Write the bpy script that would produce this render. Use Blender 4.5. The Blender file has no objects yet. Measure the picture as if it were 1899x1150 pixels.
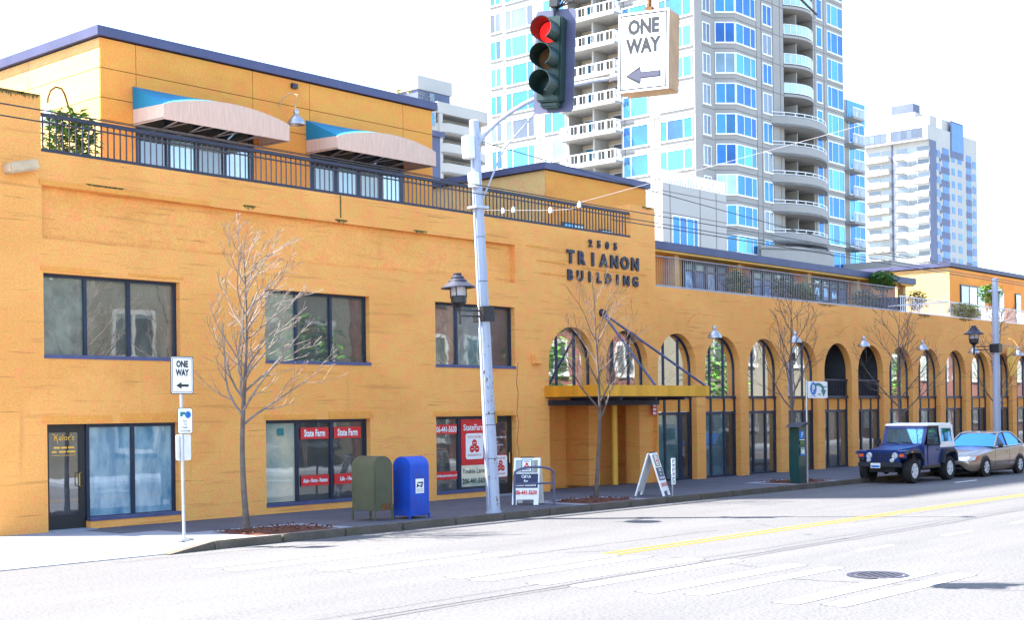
import bpy, bmesh, math, random
from mathutils import Vector, Matrix
from math import radians as R, pi, sin, cos, sqrt
random.seed(7)
S = bpy.context.scene
COL = S.collection

# ------------------------------------------------------------------ camera, light, exposure
cam_data = bpy.data.cameras.new("camera")
cam = bpy.data.objects.new("camera", cam_data)
COL.objects.link(cam)
S.camera = cam
cam_data.sensor_width = 36.0
cam_data.lens = 48.01
cam_data.shift_y = 0.0995
cam_data.clip_start = 0.1
cam_data.clip_end = 3000
yaw, roll = 0.72071, -0.01284
fwd = Vector((cos(yaw), sin(yaw), 0)); rt = Vector((sin(yaw), -cos(yaw), 0)); up = Vector((0, 0, 1))
r2 = rt * cos(roll) + up * sin(roll); u2 = -rt * sin(roll) + up * cos(roll)
cm = Matrix((r2, u2, -fwd)).transposed().to_4x4(); cm.translation = Vector((0, 0, 2.3))
cam.matrix_world = cm

SUN_AZ = R(38.0)      # the sun stands behind the building, 38 degrees to the left of straight across the street
SUN_EL = R(52.4)
sdir = Vector((-sin(SUN_AZ) * cos(SUN_EL), cos(SUN_AZ) * cos(SUN_EL), sin(SUN_EL)))
W = bpy.data.worlds.new("World"); S.world = W; W.use_nodes = True
wn = W.node_tree
bg = wn.nodes["Background"]
sky = wn.nodes.new("ShaderNodeTexSky"); sky.sky_type = 'NISHITA'; sky.sun_disc = False
sky.sun_elevation = SUN_EL; sky.sun_rotation = -SUN_AZ
sky.air_density = 1.0; sky.dust_density = 1.0; sky.ozone_density = 1.0
bg.inputs[1].default_value = 0.135
wn.links.new(sky.outputs[0], bg.inputs[0])
sun_d = bpy.data.lights.new("sun", 'SUN'); sun_d.energy = 5.0; sun_d.angle = R(0.5); sun_d.color = (1.0, 0.955, 0.88)
sun = bpy.data.objects.new("sun", sun_d); COL.objects.link(sun)
sun.rotation_euler = sdir.to_track_quat('Z', 'Y').to_euler()
S.view_settings.view_transform = 'Standard'; S.view_settings.look = 'None'
S.view_settings.exposure = 2.42; S.view_settings.gamma = 1.0; S.view_settings.use_curve_mapping = False
S.render.engine = 'CYCLES'

# ------------------------------------------------------------------ materials
def nmat(name):
    m = bpy.data.materials.new(name); m.use_nodes = True
    nt = m.node_tree; b = nt.nodes["Principled BSDF"]
    return m, nt, b
def tc(nt, scale=(1, 1, 1), rot=(0, 0, 0)):
    t = nt.nodes.new("ShaderNodeTexCoord"); mp = nt.nodes.new("ShaderNodeMapping")
    mp.inputs['Scale'].default_value = scale; mp.inputs['Rotation'].default_value = rot
    nt.links.new(t.outputs['Object'], mp.inputs[0]); return mp.outputs[0]
def noise(nt, vec, scale, detail=4, rough=0.55):
    n = nt.nodes.new("ShaderNodeTexNoise"); n.inputs['Scale'].default_value = scale
    n.inputs['Detail'].default_value = detail; n.inputs['Roughness'].default_value = rough
    nt.links.new(vec, n.inputs['Vector']); return n.outputs['Fac']
def ramp(nt, fac, a, b, ca=(0, 0, 0, 1), cb=(1, 1, 1, 1)):
    r = nt.nodes.new("ShaderNodeValToRGB"); r.color_ramp.elements[0].position = a; r.color_ramp.elements[1].position = b
    r.color_ramp.elements[0].color = ca; r.color_ramp.elements[1].color = cb
    nt.links.new(fac, r.inputs[0]); return r.outputs[0]
def mix(nt, fac, a, b, mode='MIX'):
    m = nt.nodes.new("ShaderNodeMix"); m.data_type = 'RGBA'; m.blend_type = mode
    for k, v in ((0, fac), (6, a), (7, b)):
        if hasattr(v, 'links') or hasattr(v, 'is_linked'): nt.links.new(v, m.inputs[k])
        else: m.inputs[k].default_value = v if k == 0 else (tuple(v) + (1,))[:4]
    return m.outputs[2]
def sc(c, k): return tuple(min(1, x * k) for x in c[:3]) + (1,)
def pm(name, col, rough=0.6, metal=0.0, var=0.18, scale=2.0, bump=0.0, bscale=60, fine=0.0, fscale=90, coat=0.0, dirt=None, dscale=3, dlo=.55, dhi=.7, stretch=(1, 1, 1)):
    m, nt, b = nmat(name)
    v = tc(nt, stretch); n = noise(nt, v, scale)
    c = mix(nt, ramp(nt, n, .3, .7), sc(col, 1 - var), sc(col, 1 + var))
    if fine:
        v0 = tc(nt); nf = noise(nt, v0, fscale, 2, .7)
        c = mix(nt, ramp(nt, nf, .38, .62), mix(nt, 1.0, c, (1 - fine,) * 3, 'MULTIPLY'), c)
    if dirt:
        nd = noise(nt, tc(nt, (1, 1, 1)), dscale, 6, .65)
        c = mix(nt, ramp(nt, nd, dlo, dhi), c, dirt)
    nt.links.new(c, b.inputs['Base Color'])
    b.inputs['Roughness'].default_value = rough; b.inputs['Metallic'].default_value = metal
    b.inputs['Coat Weight'].default_value = coat; b.inputs['Coat Roughness'].default_value = .06
    if bump:
        nb = noise(nt, tc(nt), bscale, 3, .6); bp = nt.nodes.new("ShaderNodeBump")
        bp.inputs['Strength'].default_value = bump; bp.inputs['Distance'].default_value = .02
        nt.links.new(nb, bp.inputs['Height']); nt.links.new(bp.outputs[0], b.inputs['Normal'])
    return m
def stucco(name, col, streak=True):
    m, nt, b = nmat(name)
    o = tc(nt)
    c = mix(nt, ramp(nt, noise(nt, o, .55, 5, .6), .3, .7), sc(col, .90), sc(col, 1.07))
    c = mix(nt, ramp(nt, noise(nt, tc(nt, (1, 1, 1.6)), 2.6, 5, .7), .40, .62), c, (col[0] * .95, col[1] * 1.09, col[2] * 1.0))
    c = mix(nt, ramp(nt, noise(nt, tc(nt, (1.3, 1.3, 2.2)), 1.9, 5, .7), .50, .68), c, (min(1, col[0] * 1.05), col[1] * .90, col[2] * 1.05))
    # board-marked concrete: long thin horizontal streaks with broken ends
    if streak:
        h = noise(nt, tc(nt, (.35, .35, 7.0)), 1.3, 6, .62)
        c = mix(nt, ramp(nt, h, .57, .66), c, sc(col, .80))
        h2 = noise(nt, tc(nt, (.55, .55, 26.0)), 1.0, 3, .6)
        c = mix(nt, ramp(nt, h2, .66, .70), c, (col[0] * .5, col[1] * .45, col[2] * .45))
    c = mix(nt, ramp(nt, noise(nt, o, .28, 3, .5), .46, .54), sc(col, .93), c) if False else mix(nt, ramp(nt, noise(nt, tc(nt, (.5, .5, .8)), .6, 2, .4), .47, .53), mix(nt, 1.0, c, (.95, .92, .88), 'MULTIPLY'), c)
    if streak:
        dr = noise(nt, tc(nt, (2.6, 2.6, .16)), 1.0, 6, .7)
        c = mix(nt, ramp(nt, dr, .60, .72), c, sc(col, .84))
    f = noise(nt, o, 26, 3, .9)
    c = mix(nt, ramp(nt, f, .36, .64), mix(nt, 1.0, c, (.84, .79, .73), 'MULTIPLY'), mix(nt, 1.0, c, (1.0, 1.06, 1.18), 'MULTIPLY'))
    nt.links.new(c, b.inputs['Base Color']); b.inputs['Roughness'].default_value = .9
    b.inputs['Specular IOR Level'].default_value = .2
    bp = nt.nodes.new("ShaderNodeBump"); bp.inputs['Strength'].default_value = .5; bp.inputs['Distance'].default_value = .02
    nt.links.new(noise(nt, tc(nt, (1, 1, 2.0)), 14, 6, .7), bp.inputs['Height']); nt.links.new(bp.outputs[0], b.inputs['Normal'])
    return m
def glass(name, tint, refl=.35, var=.5, scale=1.2, rough=.02, wob=.04, stretch=(1, 1, 1), tint2=None, gcol=(.85, .88, .9)):
    m, nt, b = nmat(name)
    n = noise(nt, tc(nt, stretch), scale, 4, .6)
    c = mix(nt, ramp(nt, n, .35, .65), sc(tint, 1 - var), tint2 if tint2 else sc(tint, 1 + var))
    oi = nt.nodes.new('ShaderNodeObjectInfo')
    c = mix(nt, oi.outputs['Random'], mix(nt, 1.0, c, (.45, .5, .6), 'MULTIPLY'), mix(nt, 1.0, c, (1.7, 1.5, 1.25), 'MULTIPLY'))
    nt.links.new(c, b.inputs['Base Color']); b.inputs['Roughness'].default_value = .5
    g = nt.nodes.new("ShaderNodeBsdfGlossy"); g.inputs['Roughness'].default_value = rough; g.inputs['Color'].default_value = tuple(gcol) + (1,)
    bp = nt.nodes.new("ShaderNodeBump"); bp.inputs['Strength'].default_value = wob; bp.inputs['Distance'].default_value = .05
    nt.links.new(noise(nt, tc(nt), 1.1, 2, .5), bp.inputs['Height']); nt.links.new(bp.outputs[0], g.inputs['Normal'])
    lw = nt.nodes.new("ShaderNodeFresnel"); lw.inputs[0].default_value = 1.5
    ad = nt.nodes.new("ShaderNodeMath"); ad.operation = 'MULTIPLY_ADD'; ad.inputs[1].default_value = .9; ad.use_clamp = True
    ma = nt.nodes.new('ShaderNodeMath'); ma.operation = 'MULTIPLY_ADD'; ma.inputs[1].default_value = refl * 1.1; ma.inputs[2].default_value = refl * .45
    nt.links.new(oi.outputs['Random'], ma.inputs[0]); nt.links.new(ma.outputs[0], ad.inputs[2])
    nt.links.new(lw.outputs[0], ad.inputs[0])
    ms = nt.nodes.new("ShaderNodeMixShader"); nt.links.new(ad.outputs[0], ms.inputs[0])
    nt.links.new(b.outputs[0], ms.inputs[1]); nt.links.new(g.outputs[0], ms.inputs[2])
    nt.links.new(ms.outputs[0], nt.nodes["Material Output"].inputs[0])
    return m
def emit(name, col, s):
    m, nt, b = nmat(name); b.inputs['Base Color'].default_value = sc(col, 1)
    b.inputs['Emission Color'].default_value = sc(col, 1); b.inputs['Emission Strength'].default_value = s; return m

ORANGE = (.92, .40, .11)
M = {}
M['stucco'] = stucco('stucco', ORANGE)
M['panel_stucco'] = stucco('panel_stucco', (.86, .35, .075), False)
M['cream_stucco'] = stucco('cream_stucco', (.74, .44, .17), False)
M['fascia'] = pm('fascia', (.065, .07, .15), .5, .2, .15, 1.5, fine=.15)
M['frame'] = pm('frame', (.02, .03, .06), .4, .3, .2, 3)
M['sill'] = pm('sill', (.07, .08, .17), .5, .1, .2, 3)
M['black'] = pm('black', (.015, .015, .017), .45, 0, .2, 3)
M['darkmetal'] = pm('darkmetal', (.035, .035, .055), .5, .3, .2, 4, fine=.2)
M['white'] = pm('white', (.78, .78, .78), .5, 0, .06, 2)
M['whitemetal'] = pm('whitemetal', (.72, .73, .75), .4, .1, .1, 3)
M['galv'] = pm('galv', (.42, .43, .45), .38, .8, .15, 8)
M['moss'] = pm('moss', (.16, .12, .03), .95, 0, .4, 20, fine=.5, fscale=60)
M['rust'] = pm('rust', (.16, .07, .02), .9, 0, .4, 20, fine=.4)
M['pink'] = pm('pink', (.64, .46, .36), .85, 0, .12, 6, fine=.1, stretch=(6, 6, .4))
M['awning_blue'] = pm('awning_blue', (.005, .20, .34), .8, 0, .15, 1.0, fine=.1)
M['dkglass'] = glass('dkglass', (.022, .03, .03), .11)
M['dkglass2'] = glass('dkglass2', (.06, .07, .055), .26, .7, 2.0, stretch=(1, 1, .6))
M['blindglass'] = glass('blindglass', (.17, .20, .15), .12, .35, 2.5)
M['tealglass'] = glass('tealglass', (.05, .13, .14), .18, .4, 1.5)
M['filmglass'] = glass('filmglass', (.05, .24, .44), .10, .3, 1.6, stretch=(2.2, 2.2, .7), tint2=(.26, .42, .52, 1))
M['palefilm'] = glass('palefilm', (.24, .36, .36), .12, .2, 1.2, tint2=(.48, .46, .34, 1))
M['doorglass'] = glass('doorglass', (.01, .02, .035), .2, .8, 3)
M['skyglass'] = glass('skyglass', (.001, .07, .30), .10, .45, .35, wob=.02, gcol=(.10, .45, 1))
M['skyglass2'] = glass('skyglass2', (.006, .12, .27), .16, .4, .3, wob=.02, gcol=(.22, .62, 1))
M['shadeglass'] = glass('shadeglass', (.02, .035, .07), .06, .5, .4, wob=.02)
M['paleglass'] = glass('paleglass', (.12, .26, .32), .14, .3, .5, wob=.02)
M['tower'] = pm('tower', (.30, .29, .275), .85, 0, .05, .4, fine=.06, fscale=12)
M['towerjoint'] = pm('towerjoint', (.13, .125, .12), .9, 0, .05, .4)
M['towerwhite'] = pm('towerwhite', (.37, .365, .35), .85, 0, .05, .2)
M['slate'] = pm('slate', (.07, .09, .17), .6, 0, .12, .3)
M['brick'] = pm('brick', (.10, .036, .024), .9, 0, .25, 1.0, fine=.3, fscale=8)
M['creambld'] = pm('creambld', (.10, .09, .065), .9, 0, .1, 1.0)
M['red'] = pm('red', (.62, .02, .02), .5, 0, .06, 3)
M['navy'] = pm('navy', (.015, .02, .07), .5, 0, .1, 3)
M['postblue'] = pm('postblue', (.001, .055, .40), .5, 0, .2, 3, coat=.08, dirt=(.03, .05, .20), dscale=5, dlo=.56, dhi=.7)
M['relaygreen'] = pm('relaygreen', (.085, .09, .048), .55, 0, .2, 2, fine=.25, fscale=70)
M['gold'] = pm('gold', (.75, .45, .06), .32, .75, .15, 1.2, stretch=(3, 3, .3))
M['goldpaint'] = pm('goldpaint', (.78, .42, .05), .5, 0, .1, 1.5)
M['lens_red'] = emit('lens_red', (1, .01, .01), .45)
M['bark'] = pm('bark', (.13, .10, .085), .9, 0, .3, 6, fine=.3, fscale=50)
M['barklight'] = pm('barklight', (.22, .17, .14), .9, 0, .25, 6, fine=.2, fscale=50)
M['mulch'] = pm('mulch', (.13, .035, .014), .95, 0, .4, 25, bump=.8, bscale=50, fine=.5)
M['leaf'] = pm('leaf', (.07, .18, .02), .6, 0, .45, 6)
M['leafdark'] = pm('leafdark', (.035, .10, .02), .6, 0, .4, 6)
M['leafyellow'] = pm('leafyellow', (.32, .30, .06), .6, 0, .35, 6)
M['terracotta'] = pm('terracotta', (.30, .14, .08), .8, 0, .15, 4)
M['tyre'] = pm('tyre', (.012, .012, .013), .85, 0, .2, 10)
M['jeepblue'] = pm('jeepblue', (.006, .035, .17), .4, .2, .1, 2, coat=.25)
M['champagne'] = pm('champagne', (.40, .32, .25), .3, .5, .06, 2, coat=.6)
M['carglass'] = glass('carglass', (.006, .03, .08), .26, .5, 2, gcol=(.14, .42, .95))
M['paleplaster'] = pm('paleplaster', (.62, .45, .28), .9, 0, .15, 4, fine=.15)
M['recess'] = pm('recess', (.52, .45, .35), .9, 0, .06, 1)
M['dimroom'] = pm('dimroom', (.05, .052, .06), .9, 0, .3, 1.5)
M['grime'] = pm('grime', (.03, .03, .03), .95, 0, .4, 9)
M['arrowgrey'] = pm('arrowgrey', (.05, .05, .085), .5, 0, .1, 4)
M['offtrim'] = pm('offtrim', (.26, .26, .25), .6, 0, .05, 2)
M['deepblue'] = glass('deepblue', (.01, .10, .55), .14, .5, 1.5, tint2=(.25, .42, .6, 1), gcol=(.5, .7, 1))
M['deepblue2'] = glass('deepblue2', (.003, .05, .26), .05, .4, .5, gcol=(.3, .5, 1))
M['balu'] = pm('balu', (.34, .31, .32), .5, .2, .15, 4)
M['cablegrey'] = pm('cablegrey', (.22, .22, .24), .6, 0, .1, 4)
M['amber'] = pm('amber', (.75, .12, .02), .3, 0, .1, 3, coat=.5)
M['headlamp'] = pm('headlamp', (.7, .75, .8), .1, .3, .15, 12, coat=1)
M['plastic'] = pm('plastic', (.02, .022, .03), .6, 0, .15, 5)
M['signwhite'] = pm('signwhite', (.80, .80, .78), .45, 0, .04, 2)
M['signedge'] = pm('signedge', (.50, .30, .15), .6, .1, .2, 3, fine=.2)
M['sigray'] = pm('sigray', (.085, .09, .16), .5, .1, .15, 3)
M['siggreen'] = pm('siggreen', (.012, .035, .03), .4, .1, .25, 4)
M['lampglass'] = pm('lampglass', (.45, .42, .45), .15, 0, .3, 8, stretch=(1, 1, 8))
M['meter'] = pm('meter', (.008, .05, .045), .35, 0, .2, 3, coat=.3)
M['parkblue'] = pm('parkblue', (.01, .16, .50), .5, 0, .05, 3)
M['parkteal'] = pm('parkteal', (.01, .16, .17), .5, 0, .05, 3)
M['lightconc'] = pm('lightconc', (.25, .265, .30), .85, 0, .08, 1.2, fine=.12, fscale=60, bump=.2)
M['kerb'] = pm('kerb', (.12, .098, .078), .9, 0, .25, 1.5, fine=.3, fscale=30, bump=.4, dirt=(.08, .075, .03), dscale=2)
M['yellowpaint'] = pm('yellowpaint', (.34, .18, .006), .7, 0, .08, 1.5, dirt=(.25, .2, .12), dscale=5, dlo=.58, dhi=.72)
M['whitepaint'] = pm('whitepaint', (.80, .80, .78), .7, 0, .05, 2, dirt=(.42, .42, .41), dscale=6, dlo=.58, dhi=.66)
M['poletaint'] = pm('poletaint', (.36, .40, .50), .55, .15, .10, 1.2, fine=.1, fscale=40, stretch=(4, 4, .5))
M['tactile'] = pm('tactile', (.50, .42, .24), .8, 0, .1, 2)
M['iron'] = pm('iron', (.09, .08, .085), .6, .4, .3, 20)
# pavement: dark exposed aggregate
m, nt, b = nmat('pavement')
c = mix(nt, ramp(nt, noise(nt, tc(nt), .8, 5, .6), .3, .7), (.088, .084, .100), (.135, .13, .15))
c = mix(nt, ramp(nt, noise(nt, tc(nt), 26, 2, .8), .38, .66), mix(nt, 1., c, (.6, .6, .62), 'MULTIPLY'), c)
c = mix(nt, ramp(nt, noise(nt, tc(nt), 1.4, 5, .7), .66, .72), c, (.035, .03, .032))
nt.links.new(c, b.inputs['Base Color']); b.inputs['Roughness'].default_value = .9; M['pavement'] = m
# road: pale worn concrete-like asphalt with speckle and cracks
m, nt, b = nmat('road')
c = mix(nt, ramp(nt, noise(nt, tc(nt, (.25, 1.4, 1)), .6, 6, .6), .3, .7), (.090, .088, .090), (.118, .115, .116))
c = mix(nt, ramp(nt, noise(nt, tc(nt), 22, 3, .85), .36, .52), mix(nt, 1., c, (.40, .40, .42), 'MULTIPLY'), c)
vo = nt.nodes.new("ShaderNodeTexVoronoi"); vo.feature = 'DISTANCE_TO_EDGE'; vo.inputs['Scale'].default_value = .16
t = nt.nodes.new("ShaderNodeTexCoord"); nz = nt.nodes.new("ShaderNodeTexNoise"); nz.inputs['Scale'].default_value = 1.5; nz.inputs['Detail'].default_value = 5
nt.links.new(t.outputs['Object'], nz.inputs['Vector'])
add = nt.nodes.new("ShaderNodeVectorMath"); add.operation = 'MULTIPLY_ADD'; add.inputs[1].default_value = (1.2, 1.2, 0)
nt.links.new(nz.outputs['Color'], add.inputs[0]); nt.links.new(t.outputs['Object'], add.inputs[2]); nt.links.new(add.outputs[0], vo.inputs['Vector'])
c = mix(nt, ramp(nt, vo.outputs['Distance'], .0012, .0035), (.10, .10, .10), c)
nt.links.new(c, b.inputs['Base Color']); b.inputs['Roughness'].default_value = .9; M['road'] = m
M['ground'] = pm('ground', (.22, .22, .21), .95, 0, .2, .1)
M['mosswall'] = M['moss']

# ------------------------------------------------------------------ mesh builder
class MB:
    def __init__(s, mat=None):
        s.v = []; s.f = []; s.fm = []; s.mats = []; s.mi = 0; s.T = None
        if mat: s.mat(mat)
    def mat(s, k):
        if k not in s.mats: s.mats.append(k)
        s.mi = s.mats.index(k); return s
    def add(s, vs, fs):
        n = len(s.v)
        if s.T is not None: vs = [s.T @ Vector(p) for p in vs]
        s.v += [tuple(p) for p in vs]
        for f in fs: s.f.append(tuple(i + n for i in f)); s.fm.append(s.mi)
        return s
    def box(s, x0, x1, y0, y1, z0, z1):
        return s.add([(x0, y0, z0), (x1, y0, z0), (x1, y1, z0), (x0, y1, z0), (x0, y0, z1), (x1, y0, z1), (x1, y1, z1), (x0, y1, z1)],
                     [(0, 3, 2, 1), (4, 5, 6, 7), (0, 1, 5, 4), (1, 2, 6, 5), (2, 3, 7, 6), (3, 0, 4, 7)])
    def quad(s, *p): return s.add(p, [tuple(range(len(p)))])
    def prism(s, poly, off):
        n = len(poly); off = Vector(off); vs = [Vector(p) for p in poly] + [Vector(p) + off for p in poly]
        return s.add(vs, [tuple(range(n))[::-1], tuple(range(n, 2 * n))] + [(i, (i + 1) % n, (i + 1) % n + n, i + n) for i in range(n)])
    def tube(s, pts, r, n=8, cap=True):
        pts = [Vector(p) for p in pts]; rs = r if isinstance(r, (list, tuple)) else [r] * len(pts)
        base = len(s.v); vs = []; fs = []; pu = None
        for i, p in enumerate(pts):
            d = (pts[min(i + 1, len(pts) - 1)] - pts[max(i - 1, 0)]).normalized()
            if pu is None:
                a = Vector((0, 0, 1)) if abs(d.z) < .9 else Vector((1, 0, 0)); u = d.cross(a).normalized()
            else:
                u = (pu - d * pu.dot(d)); u = u.normalized() if u.length > 1e-6 else d.orthogonal().normalized()
            w = d.cross(u); pu = u
            for k in range(n):
                t = 2 * pi * k / n; vs.append(p + (u * cos(t) + w * sin(t)) * rs[i])
        for i in range(len(pts) - 1):
            for k in range(n): fs.append((i * n + k, i * n + (k + 1) % n, (i + 1) * n + (k + 1) % n, (i + 1) * n + k))
        if cap and n > 2: fs.append(tuple(range(n))[::-1]); fs.append(tuple(range((len(pts) - 1) * n, len(pts) * n)))
        return s.add(vs, fs)
    def lathe(s, prof, c=(0, 0, 0), n=20, axis='z', cap=True):
        vs = []; fs = []
        for r, z in prof:
            for k in range(n):
                t = 2 * pi * k / n
                if axis == 'z': vs.append((c[0] + r * cos(t), c[1] + r * sin(t), c[2] + z))
                elif axis == 'y': vs.append((c[0] + r * cos(t), c[1] + z, c[2] + r * sin(t)))
                else: vs.append((c[0] + z, c[1] + r * cos(t), c[2] + r * sin(t)))
        m = len(prof)
        for i in range(m - 1):
            for k in range(n): fs.append((i * n + k, i * n + (k + 1) % n, (i + 1) * n + (k + 1) % n, (i + 1) * n + k))
        if cap and prof[0][0] > 1e-5: fs.append(tuple(range(n))[::-1])
        if cap and prof[-1][0] > 1e-5: fs.append(tuple(range((m - 1) * n, m * n)))
        return s.add(vs, fs)
    def rrect(s, x0, x1, z0, z1, y, t, r=.03, n=4):
        "rounded plate in the local x-z plane, front face at y, thickness t behind it"
        p = []
        for cx, cz, a0 in ((x1 - r, z0 + r, -pi / 2), (x1 - r, z1 - r, 0), (x0 + r, z1 - r, pi / 2), (x0 + r, z0 + r, pi)):
            for k in range(n + 1):
                a = a0 + k * pi / 2 / n; p.append((cx + r * cos(a), y, cz + r * sin(a)))
        return s.prism(p, (0, t, 0))
    def text(s, txt, o, h, w=None, u=(1, 0, 0), v=(0, 0, 1), align='CENTER', ext=0.0, bold=0.0, spacing=1.0):
        "flat lettering: cap height h at origin o, along u, up v; w squeezes or stretches it to a width"
        cu = bpy.data.curves.new("t", 'FONT'); cu.body = txt; cu.size = 1.0; cu.offset = bold; cu.extrude = ext / h * .5 / .7 if ext else 0
        cu.space_character = spacing; cu.resolution_u = 2
        ob = bpy.data.objects.new("t", cu); COL.objects.link(ob)
        dg = bpy.context.evaluated_depsgraph_get(); me = bpy.data.meshes.new_from_object(ob.evaluated_get(dg))
        bpy.data.objects.remove(ob); bpy.data.curves.remove(cu)
        if not me.vertices: return s
        xs = [q.co.x for q in me.vertices]; x0, x1 = min(xs), max(xs)
        k = h / .69; kx = (w / (x1 - x0)) if w else k
        ox = {'CENTER': -(x0 + x1) / 2, 'LEFT': -x0, 'RIGHT': -x1}[align]
        o = Vector(o); u = Vector(u).normalized(); v = Vector(v).normalized(); nn = u.cross(v)
        vs = [o + u * ((q.co.x + ox) * kx) + v * (q.co.y * k) + nn * (q.co.z * k) for q in me.vertices]
        s.add(vs, [tuple(p.vertices) for p in me.polygons]); bpy.data.meshes.remove(me); return s
    def build(s, name, parent=None, label=None, smooth=False, bevel=0.0, local=False, weld=False):
        me = bpy.data.meshes.new(name)
        off = Vector((0, 0, 0))
        if parent is not None and not local: off = ORG.get(root_of(parent).name, Vector((0, 0, 0)))
        me.from_pydata([tuple(Vector(p) - off) for p in s.v], [], s.f)
        for k in s.mats: me.materials.append(M[k])
        if len(s.mats) > 1: me.polygons.foreach_set('material_index', s.fm)
        if bevel or weld or smooth:
            bm = bmesh.new(); bm.from_mesh(me)
            if weld or smooth: bmesh.ops.remove_doubles(bm, verts=bm.verts, dist=1e-5)
            if bevel:
                es = [e for e in bm.edges if len(e.link_faces) == 2 and e.calc_face_angle(0) > .5]
                bmesh.ops.bevel(bm, geom=es, offset=bevel, segments=2, affect='EDGES', clamp_overlap=True)
            bm.to_mesh(me); bm.free()
        if smooth:
            me.shade_smooth(); me.set_sharp_from_angle(angle=R(38))
        o = bpy.data.objects.new(name, me); COL.objects.link(o)
        if parent is not None: o.parent = parent
        if label: o['label'] = label
        return o
ORG = {}
def root_of(o):
    while o.parent: o = o.parent
    return o
def thing(name, label, cat, loc=(0, 0, 0), rz=0.0, group=None, rot=None):
    o = bpy.data.objects.new(name, None); COL.objects.link(o); o.location = loc
    o.rotation_euler = rot if rot else (0, 0, rz); o.empty_display_size = .2
    o['label'] = label; o['category'] = cat
    if group: o['group'] = group
    ORG[o.name] = Vector(loc)
    return o
def tag(o, label, cat, group=None, kind=None):
    o['label'] = label; o['category'] = cat
    if group: o['group'] = group
    if kind: o['kind'] = kind
    return o
def struct(o, label=None):
    o['kind'] = 'structure'
    if label: o['label'] = label
    return o
def inst(o, d, parent=None):
    "copy a part (and its own pieces) shifted by d"
    c = o.copy(); COL.objects.link(c); c.location = o.location + Vector(d); c.parent = parent if parent else o.parent
    for ch in o.children:
        k = ch.copy(); COL.objects.link(k); k.parent = c
    return c
def copy_thing(o, loc, rz=None, label=None):
    c = o.copy(); COL.objects.link(c); c.location = loc
    if rz is not None: c.rotation_euler = (0, 0, rz)
    ORG[c.name] = Vector(loc)
    if label: c['label'] = label
    for ch in o.children:
        k = ch.copy(); COL.objects.link(k); k.parent = c
        for g in ch.children:
            q = g.copy(); COL.objects.link(q); q.parent = k
    return c
# ------------------------------------------------------------------ ground, road, pavement
F = 23.65            # street face of the long building
KY = 19.3            # kerb line
b = MB('ground'); b.quad((-900, -900, -.05), (1500, -900, -.05), (1500, 1500, -.05), (-900, 1500, -.05))
struct(b.build('ground'))
b = MB('road'); b.box(-80, 400, 7.2, KY, -.04, 0)
b.box(-80, 10.2, KY, 200, -.04, -.0005); b.box(-80, 24, -120, 7.2, -.04, -.0005)
road = struct(b.build('road'))
b = MB('pavement'); b.box(14.2, 300, KY + .15, F + .6, 0, .13)
b.add([(14.2, KY + .15, 0), (14.2, F + .6, 0), (14.2, KY + .15, .13), (14.2, F + .6, .13)], [])
side = struct(b.build('pavement'))
# corner apron with the dropped kerb
b = MB('lightconc')
b.quad((10.2, 21.8, .13), (14.2, 21.8, .13), (14.2, 60, .13), (10.2, 60, .13))
b.quad((10.2, 19.35, .012), (13.2, 19.35, .012), (13.2, 21.8, .13), (10.2, 21.8, .13))
b.add([(13.2, 19.35, .012), (14.2, 19.45, .13), (14.2, 21.8, .13), (13.2, 21.8, .13)], [(0, 1, 2, 3)])
b.quad((10.2, 19.35, -.04), (13.2, 19.35, -.04), (13.2, 19.35, .012), (10.2, 19.35, .012))
b.quad((10.2, 60, -.04), (10.2, 19.35, -.04), (10.2, 19.35, .012), (10.2, 21.8, .13), (10.2, 60, .13))
ap = struct(b.build('corner_apron'))
b = MB('tactile'); b.quad((11.75, 19.95, .047), (13.0, 19.95, .047), (13.0, 21.3, .112), (11.75, 21.3, .112))
b.build('tactile_plate', ap)
# light concrete strip cast along the sunlit corner, light slabs framing the tree pits
PITS = [(15.3, 17.3, 19.55, 20.9), (24.95, 26.95, 19.55, 20.9), (34.6, 36.6, 19.55, 20.9), (44.6, 46.6, 19.55, 20.9), (54.4, 56.4, 19.55, 20.9)]
b = MB('lightconc'); b.box(14.203, 15.0, KY + .16, 22.1, .12, .136); b.build('light_slab', side)
for (x0, x1, y0, y1) in PITS:
    for (a, c, d, e) in ((x0 - .3, x1 + .3, y1, y1 + .28), (x0 - .3, x1 + .3, y0 - .1, y0), (x0 - .3, x0, y0, y1), (x1, x1 + .3, y0, y1)):
        MB('lightconc').box(a, c, d, e, .12, .137).build('light_slab', side)
    b = MB('mulch'); n = 14
    vs = []; 
    for i in range(n + 1):
        for j in range(n + 1):
            u_, v_ = i / n, j / n
            h = .125 + .05 * (1 - (2 * u_ - 1) ** 4) * (1 - (2 * v_ - 1) ** 4) + random.uniform(-.008, .012)
            vs.append((x0 + (x1 - x0) * u_, y0 + (y1 - y0) * v_, h if 0 < i < n and 0 < j < n else .13))
    b.add(vs, [(i * (n + 1) + j, (i + 1) * (n + 1) + j, (i + 1) * (n + 1) + j + 1, i * (n + 1) + j + 1) for i in range(n) for j in range(n)])
    for _ in range(260):
        px, py = random.uniform(x0, x1), random.uniform(y0, y1); a = random.uniform(0, 6.3); l = random.uniform(.02, .05)
        dx, dy = cos(a) * l, sin(a) * l; z = random.uniform(.165, .19)
        b.add([(px - dx, py - dy, z), (px + dy * .3, py - dx * .3, z + .012), (px + dx, py + dy, z), (px - dy * .3, py + dx * .3, z - .01)], [(0, 1, 2, 3)])
    o = b.build('mulch'); o['kind'] = 'stuff'; o['label'] = 'brown bark mulch in the square tree pits of the pavement'
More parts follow.
